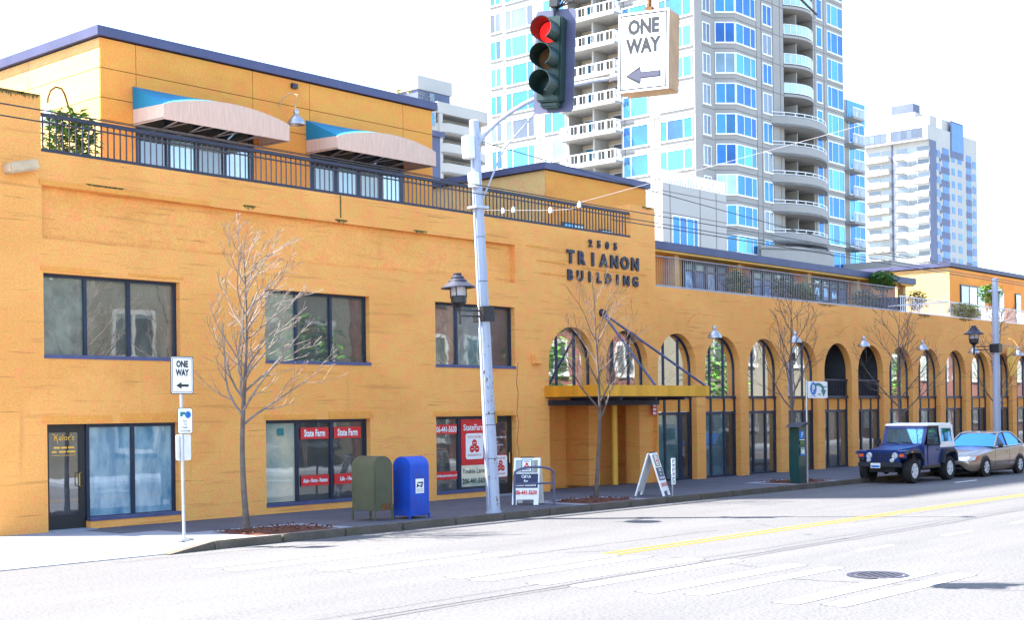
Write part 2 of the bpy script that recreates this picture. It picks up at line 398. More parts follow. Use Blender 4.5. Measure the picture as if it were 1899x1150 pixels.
# kerb stones
b = MB('kerb')
kp = [(13.2, 19.2, .0), (14.2, 19.3, .15)]
b.add([(13.2, 19.17, -.01), (14.2, 19.3, -.01), (14.2, 19.3, .145), (13.2, 19.17, .012), (13.2, 19.36, .014), (14.2, 19.46, .145)], [(0, 1, 2, 3), (3, 2, 5, 4)])
kerb = struct(b.build('kerb'))
xk = 14.2
while xk < 120:
    L = 1.5 if xk < 60 else 6
    MB('kerb').box(xk + .008, xk + L - .008, KY, KY + .148, -.02, .146).build('kerb_stone', kerb, bevel=.02)
    xk += L
# crosswalk bars, centre line, cracks and patches, manhole
bars = [(12.4, 15.9, 17.05, 17.38, 0), (12.4, 15.9, 16.35, 16.66, .0), (13.2, 16.5, 15.2, 15.5, 0), (13.3, 16.7, 14.55, 14.85, 0), (13.7, 17.3, 13.0, 13.3, 0), (13.7, 17.5, 12.5, 12.78, 0),
        (13.85, 17.6, 11.6, 11.92, 0), (13.9, 17.75, 11.0, 11.28, 0), (14.0, 17.8, 9.95, 10.25, 0), (14.2, 17.8, 9.35, 9.6, 0), (14.2, 17.95, 8.05, 8.36, 0), (14.3, 18.05, 7.52, 7.82, 0)]
for (x0, x1, y0, y1, q) in bars:
    g_ = .03; sk_ = random.uniform(-.06, .06)
    MB('grime').quad((x0 - g_, y0 - g_, .002), (x1 + g_, y0 - g_, .002), (x1 + g_ + sk_, y1 + g_, .002), (x0 - g_ + sk_, y1 + g_, .002)).build('bar_edge', road)
    MB('whitepaint').quad((x0, y0, .004), (x1, y0, .004), (x1 + sk_, y1, .004), (x0 + sk_, y1, .004)).build('crosswalk_bar', road)
for y in (13.08, 13.32):
    MB('yellowpaint').quad((17.4, y, .0045), (130, y, .0045), (130, y + .11, .0045), (17.4, y + .11, .0045)).build('centre_line', road)
x = 19.5
for x in (39.5, 46, 52.5, 59): MB('whitepaint').quad((x, 17.0, .004), (x + 1.6, 17.0, .004), (x + 1.6, 17.1, .004), (x, 17.1, .004)).build('parking_tick', road)
x = 20
while x < 90:
    MB('whitepaint').quad((x, 10.2, .004), (x + 1.2, 10.2, .004), (x + 1.2, 10.3, .004), (x, 10.3, .004)).build('lane_dash', road); x += 3.2
b = MB('iron'); 
for (x0, y0, x1, y1, w) in ((9, 11.2, 60, 11.45, .03), (9, 11.35, 40, 11.6, .02), (16.0, 14.35, 22, 14.2, .02), (17.2, 14.0, 18.0, 13.4, .02), (18.2, 19.0, 60, 17.9, .035), (17.2, 10.4, 17.6, 12.2, .02), (16.9, 6.0, 16.2, 9.5, .02), (12, 18.9, 19, 18.3, .015)):
    n = 40; last = None; vs = []; ux, uy = x1 - x0, y1 - y0; L = sqrt(ux * ux + uy * uy); nx, ny = -uy / L, ux / L
    for i in range(n + 1):
        t = i / n; j = random.uniform(-.05, .05); ww = w * random.uniform(.3, 1)
        vs += [(x0 + ux * t + nx * (j - ww), y0 + uy * t + ny * (j - ww), .0025), (x0 + ux * t + nx * (j + ww), y0 + uy * t + ny * (j + ww), .0025)]
    b.add(vs, [(2 * i, 2 * i + 2, 2 * i + 3, 2 * i + 1) for i in range(n)])
o = b.build('tar_seam', road); o['kind'] = 'stuff'
mh = thing('manhole_cover', 'round dark iron manhole cover set in the road beside the crosswalk bars', 'manhole cover', (17.25, 8.55, 0))
MB('iron').lathe([(.0, .012), (.33, .012), (.33, .0)], (17.25, 8.55, 0), 28).build('lid', mh)
MB('darkmetal').lathe([(.345, .0), (.345, .014), (.42, .014), (.42, 0)], (17.25, 8.55, 0), 28).build('rim', mh)
b = MB('darkmetal')
for i in range(-3, 4):
    w = sqrt(max(.0, .3 ** 2 - (i * .085) ** 2)); b.box(17.25 - w, 17.25 + w, 8.55 + i * .085 - .018, 8.55 + i * .085 + .018, .012, .02)
b.build('rib', mh)

# ------------------------------------------------------------------ the long two-storey stucco building
BX0, BX1 = 12.45, 84.0
bld = thing('commercial_building', 'long orange stucco two-storey building with arched windows and roof terraces along the pavement', 'building', (BX0, F, .13))
def wallgrid(b, xs, zs, fn, y=F, rev=.32):
    "front of a wall as cells; fn(x,z) gives each cell its set-back, None for an opening"
    nx, nz = len(xs) - 1, len(zs) - 1
    D = [[fn((xs[i] + xs[i + 1]) / 2, (zs[j] + zs[j + 1]) / 2) for j in range(nz)] for i in range(nx)]
    dd = lambda q: rev if q is None else q
    for i in range(nx):
        for j in range(nz):
            q = D[i][j]; a, c, e, f = xs[i], xs[i + 1], zs[j], zs[j + 1]
            if q is not None: b.quad((a, y + q, e), (c, y + q, e), (c, y + q, f), (a, y + q, f))
            if i + 1 < nx and dd(D[i + 1][j]) != dd(q):
                p, r = dd(q), dd(D[i + 1][j]); b.quad((c, y + p, e), (c, y + r, e), (c, y + r, f), (c, y + p, f))
            if j + 1 < nz and dd(D[i][j + 1]) != dd(q):
                p, r = dd(q), dd(D[i][j + 1]); b.quad((a, y + p, f), (c, y + p, f), (c, y + r, f), (a, y + r, f))
AW, AP, AX0, AR, ASP = 2.05, 2.55, 28.46, 1.025, 3.6
NB = 20
WIN = [(13.56, 16.62), (18.82, 21.9), (24.1, 27.08)]
OPEN = [(a, c, 3.43, 5.05) for a, c in WIN] + [(13.6, 14.5, .13, 2.17), (14.5, 16.55, .28, 2.17), (18.8, 21.88, .28, 2.18), (24.08, 26.2, .27, 2.2), (26.2, 27.1, .13, 2.2)]
def fnl(x, z):
    for (a, c, e, f) in OPEN:
        if a < x < c and e < z < f: return None
    if 13.55 < x < 27.12 and 5.69 < z < 6.70: return .14
    return 0
xs = sorted({BX0, 13.55, 27.12, AX0} | {q for o in OPEN for q in o[:2]})
zs = sorted({-.02, 5.69, 6.70, 7.34} | {q for o in OPEN for q in o[2:]})
b = MB('stucco'); wallgrid(b, xs, zs, fnl)
# parapet piers standing higher at both ends of the first terrace
b.box(BX0 + .001, 13.55, F + .001, F + .5, 7.0, 8.41)
# west return wall, coping and back of the parapet
b.quad((BX0, F, -.02), (BX0, F + 26, -.02), (BX0, F + 26, 7.34), (BX0, F, 7.34))
b.quad((BX0, F, 7.34), (33.5, F, 7.34), (33.5, F + .3, 7.34), (BX0, F + .3, 7.34))
b.quad((BX0, F + .3, 6.5), (33.5, F + .3, 6.5), (33.5, F + .3, 7.34), (BX0, F + .3, 7.34))
# arcade wall
def top(x): return 7.34 if x < 33.5 - .01 else 6.0
P0, P1 = 28.46, 33.56     # entrance portal below the first two arches
for k in range(NB):
    a = AX0 + AP * k; c = a + AW; e = a + AP; cx = a + AR; zt = 7.34 if e < 33.6 else 6.0
    if k == 1: e = 33.5
    z0 = -.02 if k > 1 else 2.64
    aa = a if k != 2 else 33.5
    if k == 2: b.quad((33.5, F, -.02), (a, F, -.02), (a, F, 6.0), (33.5, F, 6.0))
    b.quad((c, F, z0), (e, F, z0), (e, F, zt), (c, F, zt))
    if k < 2: b.quad((a, F, 2.64), (c, F, 2.64), (c, F, 2.70), (a, F, 2.70))
    N = 20
    arc = [(cx - AR * cos(pi * i / N), ASP + AR * sin(pi * i / N)) for i in range(N + 1)]
    for i in range(N):
        (x0, za), (x1, zb) = arc[i], arc[i + 1]
        b.quad((x0, F, za), (x1, F, zb), (x1, F, zt), (x0, F, zt))
    rv = .24
    zz = max(z0, 2.70 if k < 2 else -.02)
    prof = [(a, zz)] + arc + [(c, zz)]
    for i in range(len(prof) - 1):
        (x0, za), (x1, zb) = prof[i], prof[i + 1]
        b.quad((x0, F, za), (x1, F, zb), (x1, F + rv, zb), (x0, F + rv, za))
b.quad((33.5, F, 6.0), (33.5, F + .45, 6.0), (33.5, F + .45, 7.34), (33.5, F, 7.34))
xe = AX0 + AP * NB
b.quad((33.5, F, 6.0), (xe, F, 6.0), (xe, F + .3, 6.0), (33.5, F + .3, 6.0))
b.quad((33.5, F + .3, 5.2), (xe, F + .3, 5.2), (xe, F + .3, 6.0), (33.5, F + .3, 6.0))
b.box(32.28, 33.5 - .002, F + .001, F + .5, 7.2, 8.33)
# portal recess
PD = 1.5
b.quad((P0, F, -.02), (P0, F + PD, -.02), (P0, F + PD, 2.64), (P0, F, 2.64))
b.quad((P1 - .06, F, -.02), (P1 - .06, F + PD, -.02), (P1 - .06, F + PD, 2.64), (P1 - .06, F, 2.64))
b.quad((P0, F + PD, -.02), (P1, F + PD, -.02), (P1, F + PD, 2.64), (P0, F + PD, 2.64))
b.quad((P0, F, 2.64), (P1, F, 2.64), (P1, F + PD, 2.64), (P0, F + PD, 2.64))
b.box(31.0, 31.5, F + .65, F + PD - .01, .13, 2.63)
b.box(32.75, P1 - .07, F + .12, F + .62, .13, 2.63)
wall = b.build('wall', bld)
# low roofs
b = MB('lightconc'); b.box(BX0 + .02, 33.4, F + .31, F + 26, 6.3, 6.5); b.box(33.41, xe, F + .31, F + 26, 5.1, 5.3); b.build('roof_deck', bld)
# form-board plates and moulded strips over the openings
for (x0, x1, z0, z1) in ((13.5, 14.75, 5.09, 5.17), (13.52, 15.0, 2.2, 2.33), (15.2, 16.65, 2.2, 2.36), (15.4, 16.7, 5.12, 5.16), (20.6, 21.95, 2.21, 2.36), (18.75, 20.2, 2.21, 2.30), (18.7, 18.85, 5.08, 5.25), (24.0, 27.0, 2.23, 2.33),
                         (13.5, 17.4, 6.71, 6.80), (27.6, 28.5, 6.72, 6.75), (28.0, 29.2, 6.35, 6.38), (30.0, 33.0, 6.28, 6.31), (28.3, 30.0, 6.02, 6.05)):
    MB('panel_stucco').box(x0, x1, F - .018, F + .02, z0, z1).build('wall_strip', bld)
# moss and drip stains with soft shapes along the panel edge
def blot(x, z, w, h, mat='moss', y=F - .004, n=30):
    b = MB(mat)
    for i in range(n):
        t = i / (n - 1); px = x + w * (t - .5); hh = h * random.uniform(.25, 1.0) * (1 - abs(2 * t - 1) ** 3)
        b.quad((px, y, z), (px + w / n * random.uniform(.8, 2), y, z), (px + w / n * random.uniform(.3, 1.2), y, z - hh), (px + w / n * .2, y, z - hh * random.uniform(.5, 1)))
    return b.build('moss_stain', bld)
for q in ((14.9, 6.84, .9, .12), (15.6, 6.80, .8, .14), (18.42, 6.83, .36, .13), (21.05, 6.78, .4, .14), (23.6, 6.76, .5, .1), (13.3, 8.40, .45, .14), (12.9, 8.40, .7, .12), (33.1, 8.32, .6, .12), (52.0, 5.98, 1.2, .16), (56.0, 5.98, 1.5, .14), (44, 5.98, 1.5, .08)): blot(*q)
MB('moss').box(21.02, 21.06, F - .006, F + .0, 6.82, 7.33).build('expansion_joint', bld)
MB('rust').tube([(27.15 + .04 * sin(i * 2.1), F - .003, .2 + i * .26) for i in range(14)], .008, 4).build('wall_crack', bld)

# windows -----------------------------------------------------------
def window(x0, x1, z0, z1, cuts, mats, y=F + .17, name='window', fw=.06, sill=True):
    b = MB('frame')
    b.box(x0, x1, y - .04, y + .1, z1 - fw, z1); b.box(x0, x1, y - .04, y + .1, z0, z0 + fw * 1.2)
    b.box(x0, x0 + fw, y - .037, y + .1, z0, z1); b.box(x1 - fw, x1, y - .037, y + .1, z0, z1)
    for c in cuts: b.box(c - fw * .6, c + fw * .6, y - .035, y + .1, z0 + .01, z1 - .01)
    w = b.build(name, bld)
    if sill: MB('sill').box(x0 - .005, x1 + .03, F - .015, y - .04, z0 - .005, z0 + .07).build('sill', w)
    e = [x0] + list(cuts) + [x1]
    for i in range(len(e) - 1):
        MB(mats[i]).box(e[i] + fw * .5, e[i + 1] - fw * .5, y + .01, y + .03, z0 + fw, z1 - fw * .9).build('pane', w)
    return w
window(13.56, 16.62, 3.43, 5.05, (14.52, 15.5), ('blindglass', 'dkglass2', 'dkglass2'))
window(18.82, 21.9, 3.43, 5.05, (19.8, 20.82), ('blindglass', 'dkglass', 'dkglass'))
window(24.1, 27.08, 3.43, 5.05, (25.0, 26.0), ('dkglass2', 'tealglass', 'dkglass'))
window(14.5, 16.55, .28, 2.17, (15.55,), ('filmglass', 'filmglass'), fw=.07)
w2 = window(18.8, 21.88, .28, 2.18, (19.78, 20.8), ('palefilm', 'dkglass', 'dkglass'), fw=.07)
w3 = window(24.08, 26.2, .27, 2.2, (25.05,), ('dkglass2', 'dkglass'), fw=.07)
def door(x0, x1, z0, z1, y=F + .2, gm='doorglass'):
    d = MB('black').box(x0 + .12, x1 - .12, y - .01, y + .05, z0 + .32, z0 + .33)
    b = MB('black'); b.box(x0, x0 + .13, y - .03, y + .06, z0, z1); b.box(x1 - .13, x1, y - .03, y + .06, z0, z1)
    b.box(x0, x1, y - .028, y + .058, z1 - .16, z1); b.box(x0, x1, y - .028, y + .058, z0 + .01, z0 + .3)
    d = b.build('door', bld)
    MB(gm).box(x0 + .12, x1 - .12, y, y + .03, z0 + .29, z1 - .15).build('pane', d)
    MB('gold').tube([(x1 - .08, y - .03, z0 + .82), (x1 - .16, y - .08, z0 + .84), (x1 - .16, y - .08, z0 + 1.08), (x1 - .08, y - .03, z0 + 1.1)], .012, 6).build('handle', d)
    MB('lightconc').box(x0, x1, F - .25, y - .03, .12, .15).build('threshold', d)
    return d
d1 = door(13.6, 14.5, .13, 2.17); d2 = door(26.2, 27.1, .13, 2.2)
# shop lettering on the glass
gy = F + .155
def decal(parent, parts, name='window_sign'):
    b = MB()
    for p in parts:
        if p[0] == 'r': b.mat(p[5]); b.box(p[1], p[2], gy - .004 - (p[6] if len(p) > 6 else 0), gy + .0, p[3], p[4])
        else:
            _, s, x, z, h, w, m = p[:7]; b.mat(m); b.text(s, (x, gy - .012, z), h, w, bold=p[7] if len(p) > 7 else .02)
    return b.build(name, parent)
yd = F + .195
b = MB('goldpaint'); b.text("Kelor's", (14.07, yd, 1.86), .11, .42)
b.tube([(13.80, yd, 2.0), (13.9, yd, 1.93), (13.93, yd, 1.8)], .008, 4)
for (xa, xb, z) in ((13.84, 13.98, 1.70), (14.0, 14.12, 1.70), (14.15, 14.28, 1.70), (13.8, 13.9, 1.62), (13.95, 14.1, 1.62), (14.13, 14.3, 1.62), (13.8, 14.3, 1.565)): b.quad((xa, yd, z), (xb, yd, z), (xb, yd, z + (.035 if z > 1.6 else .008)), (xa, yd, z + (.035 if z > 1.6 else .008)))
b.build('door_lettering', d1)
decal(w2, [('r', 19.9, 20.72, 1.74, 2.0, 'red'), ('t', 'State Farm', 20.3, 1.80, .15, .62, 'white', .03)])
decal(w2, [('r', 20.88, 21.72, 1.74, 2.0, 'red'), ('t', 'State Farm', 21.3, 1.80, .15, .62, 'white', .03)])
decal(w2, [('r', 19.9, 20.72, .68, .92, 'red'), ('t', 'Auto - Home - Renters', 20.31, .76, .09, .72, 'white', .03)])
decal(w2, [('r', 20.88, 21.72, .68, .92, 'red'), ('t', 'Life - Health', 21.3, .76, .09, .5, 'white', .03)])
MB('parkteal').box(19.25, 19.42, gy - .003, gy, 1.84, 2.0).build('window_sticker', w2)
decal(w3, [('r', 24.14, 24.98, 1.76, 2.0, 'red'), ('t', '206-441-5630', 24.56, 1.81, .14, .8, 'white', .03)])
decal(w3, [('r', 24.14, 24.98, .62, .82, 'red'), ('t', 'youkielaneyinsurance.com', 24.56, .69, .07, .8, 'white', .02)])
def emblem(b, x, z, r, y, m='red', bg='signwhite'):
    for dx, dz in ((0, r * .95), (-r * .92, -r * .6), (r * .92, -r * .6)):
        b.mat(m); b.lathe([(0, -.004), (r * .9, -.004), (r * .9, 0)], (x + dx, y, z + dz), 20, 'y')
        b.mat(bg); b.box(x + dx - r * .5, x + dx + r * .5, y - .006, y - .003, z + dz - r * .08, z + dz + r * .08)
b = MB('red'); b.box(25.13, 26.12, gy - .004, gy, .95, 2.12); b.mat('white').text('StateFarm', (25.62, gy - .008, 1.84), .15, .8, bold=.02)
b.mat('palefilm'); b.box(25.13, 26.12, gy - .004, gy, .40, .945)
b.mat('signwhite'); b.T = None; b.rrect(25.30, 25.95, 1.10, 1.76, gy - .008, .004, .06)
b.mat('red').text('AUTO LIFE FIRE', (25.62, gy - .012, 1.64), .055, .5); b.text('INSURANCE', (25.62, gy - .012, 1.18), .05, .5); emblem(b, 25.62, 1.42, .1, gy - .010)
b.mat('meter').text('Youkie Laney', (25.62, gy - .008, .74), .13, .92, bold=.01); b.text('206-441-5630', (25.62, gy - .008, .48), .13, .92, bold=.03)
b.build('window_poster', w3)
b = MB('signwhite'); yy = yd; b.text('Laney Agency', (26.65, yy, 1.62), .06, .5); b.text('Auto', (26.5, yy, 1.5), .05, .15); b.text('Insurance', (26.6, yy, 1.42), .05, .35); b.build('door_lettering', d2)
b = MB('red'); b.rrect(26.36, 26.92, .58, 1.18, yy - .02, .015, .05); b.mat('signwhite').rrect(26.38, 26.9, .6, 1.16, yy - .024, .004, .05); b.mat('red').text('AUTO LIFE FIRE', (26.64, yy - .03, 1.06), .05, .36); b.text('INSURANCE', (26.64, yy - .03, .66), .045, .36); emblem(b, 26.64, .88, .085, yy - .028); b.build('door_sign', d2)

# arcade windows ------------------------------------------------------
def arch_window(k, gm, gm2, gg):
    a = AX0 + AP * k; c = a + AW; cx = a + AR; y = F + .22; r = AR
    b = MB('frame')
    N = 18
    for i in range(N):
        t0, t1 = pi * i / N, pi * (i + 1) / N
        o0 = (cx - r * cos(t0), ASP + r * sin(t0)); o1 = (cx - r * cos(t1), ASP + r * sin(t1)); q = r - .06
        i0 = (cx - q * cos(t0), ASP + q * sin(t0)); i1 = (cx - q * cos(t1), ASP + q * sin(t1))
        b.quad((o0[0], y, o0[1]), (o1[0], y, o1[1]), (i1[0], y, i1[1]), (i0[0], y, i0[1]))
        b.quad((i0[0], y, i0[1]), (i1[0], y, i1[1]), (i1[0], y + .06, i1[1]), (i0[0], y + .06, i0[1]))
    b.box(a, a + .06, y, y + .06, 2.66, ASP); b.box(c - .06, c, y, y + .06, 2.66, ASP)
    b.box(a, c, y - .05, y + .08, 2.64, 2.72)
    m1, m2 = a + AW * .30, a + AW * .68
    for m_ in (m1, m2): b.box(m_ - .03, m_ + .03, y - .002, y + .06, 2.70, ASP + sqrt(r * r - (m_ - cx) ** 2) - .03)
    w = b.build('arched_window', bld)
    e = [a + .03, m1, m2, c - .03]
    for i, g in enumerate((gm, gm2, gm)):
        x0, x1 = e[i], e[i + 1]; p = [(x0, y + .03, 2.7), (x1, y + .03, 2.7)]
        for j in range(9):
            xx = x1 + (x0 - x1) * j / 8; p.append((xx, y + .03, ASP + sqrt(max(0, (r - .02) ** 2 - (xx - cx) ** 2))))
        MB(g).prism(p, (0, .02, 0)).build('pane', w)
    if k < 2: return
    shop(k, gg)
def shop(k, gg):
    a = AX0 + AP * k; c = a + AW; y = F + .22; m1, m2 = a + AW * .30, a + AW * .68
    b = MB('frame'); b.box(a, c, y - .03, y + .07, 2.14, 2.22); b.box(a, c, y - .03, y + .07, .13, .2)
    for m_ in (a + .04, m1, m2, c - .04): b.box(m_ - .045, m_ + .045, y - .028, y + .068, .14, 2.66)
    if k % 3 == 2: b.box(m2 + .04, m2 + .14, y - .02, y + .05, .2, 2.14); b.box(c - .16, c - .04, y - .02, y + .05, .2, 2.14)
    w = b.build('shopfront', bld)
    e = [a, m1, m2, c]
    for i in range(3):
        MB('panel_stucco').box(e[i] + .05, e[i + 1] - .05, y + .0, y + .04, 2.23, 2.63).build('spandrel_panel', w)
        MB(gg if i != 2 else 'dkglass').box(e[i] + .03, e[i + 1] - .03, y + .01, y + .03, .2, 2.14).build('pane', w)
gl = [('dkglass', 'tealglass', 'dkglass'), ('dkglass', 'blindglass', 'dkglass'), ('dkglass2', 'dkglass2', 'tealglass'), ('dkglass2', 'blindglass', 'tealglass'), ('dkglass', 'dkglass2', 'dkglass'), ('dkglass', 'dkglass2', 'dkglass')]
for k in range(NB):
    g = gl[k % len(gl)]
    if k in (6, 7):
        a = AX0 + AP * k; c = a + AW; cx = a + AR
        # open loggia with a rail in front of a dark room
        b = MB('frame'); b.box(a, c, F + .14, F + .24, 2.64, 2.73); y = F + .16
        b.box(a, c + .02, y, y + .05, 3.28, 3.33); lg = b.build('loggia_rail', bld)
        bar = MB('darkmetal').box(-.008, .008, -.008, .008, 2.73, 3.28).build('baluster', lg, local=True)
        bar.location = Vector((a + .05, y + .025, 0)) - ORG[bld.name] + Vector((0, 0, 0))
        for i in range(1, 18): inst(bar, (i * .115, 0, 0))
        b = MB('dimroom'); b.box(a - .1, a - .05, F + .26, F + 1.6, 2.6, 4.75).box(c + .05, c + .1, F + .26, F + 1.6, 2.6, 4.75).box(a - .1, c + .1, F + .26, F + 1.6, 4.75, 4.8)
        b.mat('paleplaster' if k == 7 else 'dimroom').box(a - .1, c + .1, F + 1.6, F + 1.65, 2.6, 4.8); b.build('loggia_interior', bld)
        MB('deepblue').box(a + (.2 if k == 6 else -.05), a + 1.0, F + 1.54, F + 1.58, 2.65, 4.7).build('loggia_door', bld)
        MB('darkmetal').box(a + .5, a + 1.1, F + .7, F + 1.1, 2.62, 3.1).build('loggia_chair', bld)
        MB('stucco').box(a + .002, c - .002, F + .26, F + 1.39, 2.5, 2.62).build('loggia_floor', bld)
        shop(k, g[2])
    else: arch_window(k, *g)
# letters on the wall, each one standing off it
def letters(s, x0, x1, z, h, t=.045):
    n = len(s)
    for i, ch in enumerate(s):
        x = x0 + (x1 - x0) * i / (n - 1); b = MB('darkmetal')
        q = MB('darkmetal'); q.text(ch, (0, 0, 0), h, None, bold=.045)
        xs_ = [v[0] for v in q.v]; w = (max(xs_) - min(xs_))
        vs = [Vector((x + v[0], F - .06, z + v[2])) for v in q.v]
        nn = len(vs); b.add(vs, q.f)
        # thickness: edge faces from boundary edges
        cnt = {}
        for f in q.f:
            for a_, b_ in zip(f, f[1:] + f[:1]): cnt.setdefault(frozenset((a_, b_)), []).append((a_, b_))
        back = [v + Vector((0, t, 0)) for v in vs]; b.add(back, [])
        for e, l in cnt.items():
            if len(l) == 1:
                a_, b_ = l[0]; b.f.append((b_, a_, a_ + nn, b_ + nn)); b.fm.append(0)
        b.build('letter', bld)
letters('2505', 30.32, 31.48, 6.92, .19); letters('TRIANON', 29.42, 32.42, 6.40, .34); letters('BUILDING', 29.4, 32.42, 5.93, .27)

# canopy over the entrance with its two tie rods ----------------------------
CY = F - 1.75
cx0, cx1 = 28.3, 33.55
b = MB('gold')
b.box(cx0, cx1, CY - .04, CY, 2.68, 2.98); b.box(cx0 - .04, cx0, CY - .04, F - .003, 2.68, 2.98); b.box(cx1, cx1 + .04, CY - .04, F - .003, 2.68, 2.98)
can = b.build('canopy', bld)
MB('darkmetal').box(cx0 + .01, cx1 - .01, CY + .01, F - .005, 2.66, 2.74).build('soffit', can)
b = MB('darkmetal')
for x in (29.4, 31.0, 32.4): b.box(x - .04, x + .04, CY + .02, F - .01, 2.58, 2.655)
b.box(cx0 + .1, cx1 - .1, F - .12, F - .01, 2.45, 2.6); b.build('beam', can)
for x in (31.0, 33.5):
    MB('sill').tube([(30.82, F - .03, 5.08), (x, CY + .05, 2.99)], .035, 8).build('tie_rod', can)
MB('darkmetal').lathe([(0, -.09), (.09, -.09), (.11, 0), (.11, .02)], (30.82, F - .02, 5.08), 12, 'y').build('rod_anchor', can)
MB('goldpaint').lathe([(.09, .13), (.09, 2.6)], (31.9, F + .4, 0), 16).build('column', bld, smooth=True)
# things fixed to the wall
MB('stucco').box(27.73, 28.06, F - .14, F, 3.57, 3.80).build('alarm_box', bld, bevel=.01)
b = MB('paleplaster'); b.T = Matrix.Translation((13.1, F - .12, 6.98)) @ Matrix.Rotation(R(-14), 4, 'Y'); b.box(-.33, .27, -.16, .16, -.1, .1); b.build('scupper', bld, bevel=.03)
b = MB('red'); b.box(33.22, 33.42, F - .03, F - .004, 2.14, 2.62)
b.mat('signwhite'); 
for i in range(4): b.box(33.24, 33.40, F - .034, F - .03, 2.51 - i * .115, 2.58 - i * .115)
b.build('wall_sign', bld)
b = MB('rust'); b.lathe([(0, -.02), (.13, -.015), (.11, 0)], (29.8, F + PD - .03, 1.15), 9, 'y'); b.build('wall_stain', bld)
def goose(x, z, y=F, mirror=1, out=.85, side=.2):
    a = MB('stucco' if y == F else 'paleplaster').tube([(x, y, z + .1), (x + side * .1, y - .15, z + .30), (x + side * .35, y - .4, z + .40), (x + side * .7, y - .65, z + .33), (x + side, y - out + .05, z + .1), (x + side, y - out, z - .02)], .016, 6).build('lamp_arm', bld, smooth=True)
    MB('galv').lathe([(.0, .0), (.05, -.01), (.07, -.06), (.05, -.13), (.09, -.16), (.19, -.27), (.22, -.36), (.22, -.38), (.20, -.38), (.15, -.26), (.0, -.2)], (x + side, y - out, z), 20).build('lamp_shade', a, smooth=True)
for x in (35.15, 40.0, 44.9, 49.75, 54.6, 59.4, 64.3): goose(x, 4.85)
goose(21.5, 9.75, 26.4, side=.1, out=.55)
# tall gooseneck standing on the terrace beside the first penthouse
g = MB('rust').tube([(16.3, 26.6, 6.5), (16.25, 26.6, 8.0), (15.75, 26.5, 9.25), (15.62, 26.4, 9.33), (15.45, 26.35, 9.33), (15.3, 26.3, 9.22), (15.24, 26.3, 9.05), (15.23, 26.3, 8.92)], .022, 6).build('lamp_arm', bld, smooth=True)
MB('whitemetal').lathe([(.0, .02), (.07, .0), (.09, -.08), (.06, -.14), (.14, -.2), (.23, -.32), (.25, -.42), (.23, -.42), (.0, -.22)], (15.23, 26.3, 8.92), 20).build('lamp_shade', g, smooth=True)

# terrace railings ---------------------------------------------------------
def rail(x0, x1, zb, zt, pitch, mat, top=.035, second=True, stuff=False, y=F + .06, w=.011):
    b = MB(mat); b.box(x0, x1, y - .04, y + .04, zt - top, zt + top); b.box(x0, x1, y - .05, y + .05, zb - .0, zb + .06)
    if second: b.box(x0, x1, y - .015, y + .015, zt - .15, zt - .12)
    r_ = b.build('railing', bld)
    n = int((x1 - x0) / pitch)
    if stuff:
        b = MB(mat)
        for i in range(n): b.box(x0 + .05 + i * pitch - .011, x0 + .05 + i * pitch + .011, y - .011, y + .011, zb + .04, zt - top + .01)
        o = b.build('baluster', r_); o['kind'] = 'stuff'; return
    bar = MB(mat).box(-w, w, -w, w, zb + .04, zt - top + .01).build('baluster', r_, local=True)
    bar.location = Vector((x0 + .05, y, 0)) - ORG[bld.name]
    for i in range(1, n): inst(bar, (i * pitch, 0, 0))
rail(13.57, 32.26, 7.345, 8.05, .14, 'darkmetal')
rail(33.52, 49.9, 6.0, 6.92, .115, 'balu', top=.012, second=False, w=.0065)
rail(49.98, 79.0, 5.98, 6.62, .16, 'whitemetal', top=.02, second=False, stuff=True)
# stair handrails crossing behind the second terrace railing
MB('darkmetal').tube([(40.0, 24.9, 6.45), (47.0, 24.9, 7.0)], .03, 6).build('handrail', bld)
MB('darkmetal').tube([(44.2, 24.6, 6.1), (50.5, 24.6, 6.75)], .03, 6).build('handrail', bld)
MB('whitemetal').tube([(50.0, 24.2, 6.25), (55.8, 24.2, 6.72)], .03, 6).build('handrail', bld)

# penthouses on the roof ---------------------------------------------------
def panels(xs_, zs_, y, along='x', mat='panel_stucco', skip=None):
    for i in range(len(xs_) - 1):
        for j in range(len(zs_) - 1):
            a, c, e, f = xs_[i] + .008, xs_[i + 1] - .008, zs_[j] + .008, zs_[j + 1] - .008
            if skip and skip((a + c) / 2, (e + f) / 2): continue
            if along == 'x': MB(mat).box(a, c, y - .02, y, e, f).build('wall_panel', bld)
            else: MB(mat).box(y - .02, y, a, c, e, f).build('wall_panel', bld)
def roofslab(x0, x1, y0, y1, z0, z1, mat='fascia', ov=.12):
    MB(mat).box(x0 - ov, x1 + ov, y0 - ov, y1 + ov, z0, z1).build('roof', bld)
PY = 26.4
MB('rust').box(16.56, 26.85, PY + .002, 39.8, 6.4, 10.6).build('penthouse_wall', bld)
sk = lambda x, z: z < 9.3 and (17.45 < x < 20.65 or 22.5 < x < 25.7)
panels([16.54, 17.45, 20.70, 22.48, 25.74, 26.86], [6.5, 8.82, 9.31, 9.96, 10.62], PY, 'x', skip=sk)
panels([PY, 29.4, 32.5, 36, 39.8], [6.5, 8.7, 9.31, 9.96, 10.40, 10.62], 16.56, 'y', 'cream_stucco')
roofslab(16.55, 26.86, PY, 39.8, 10.64, 10.85)
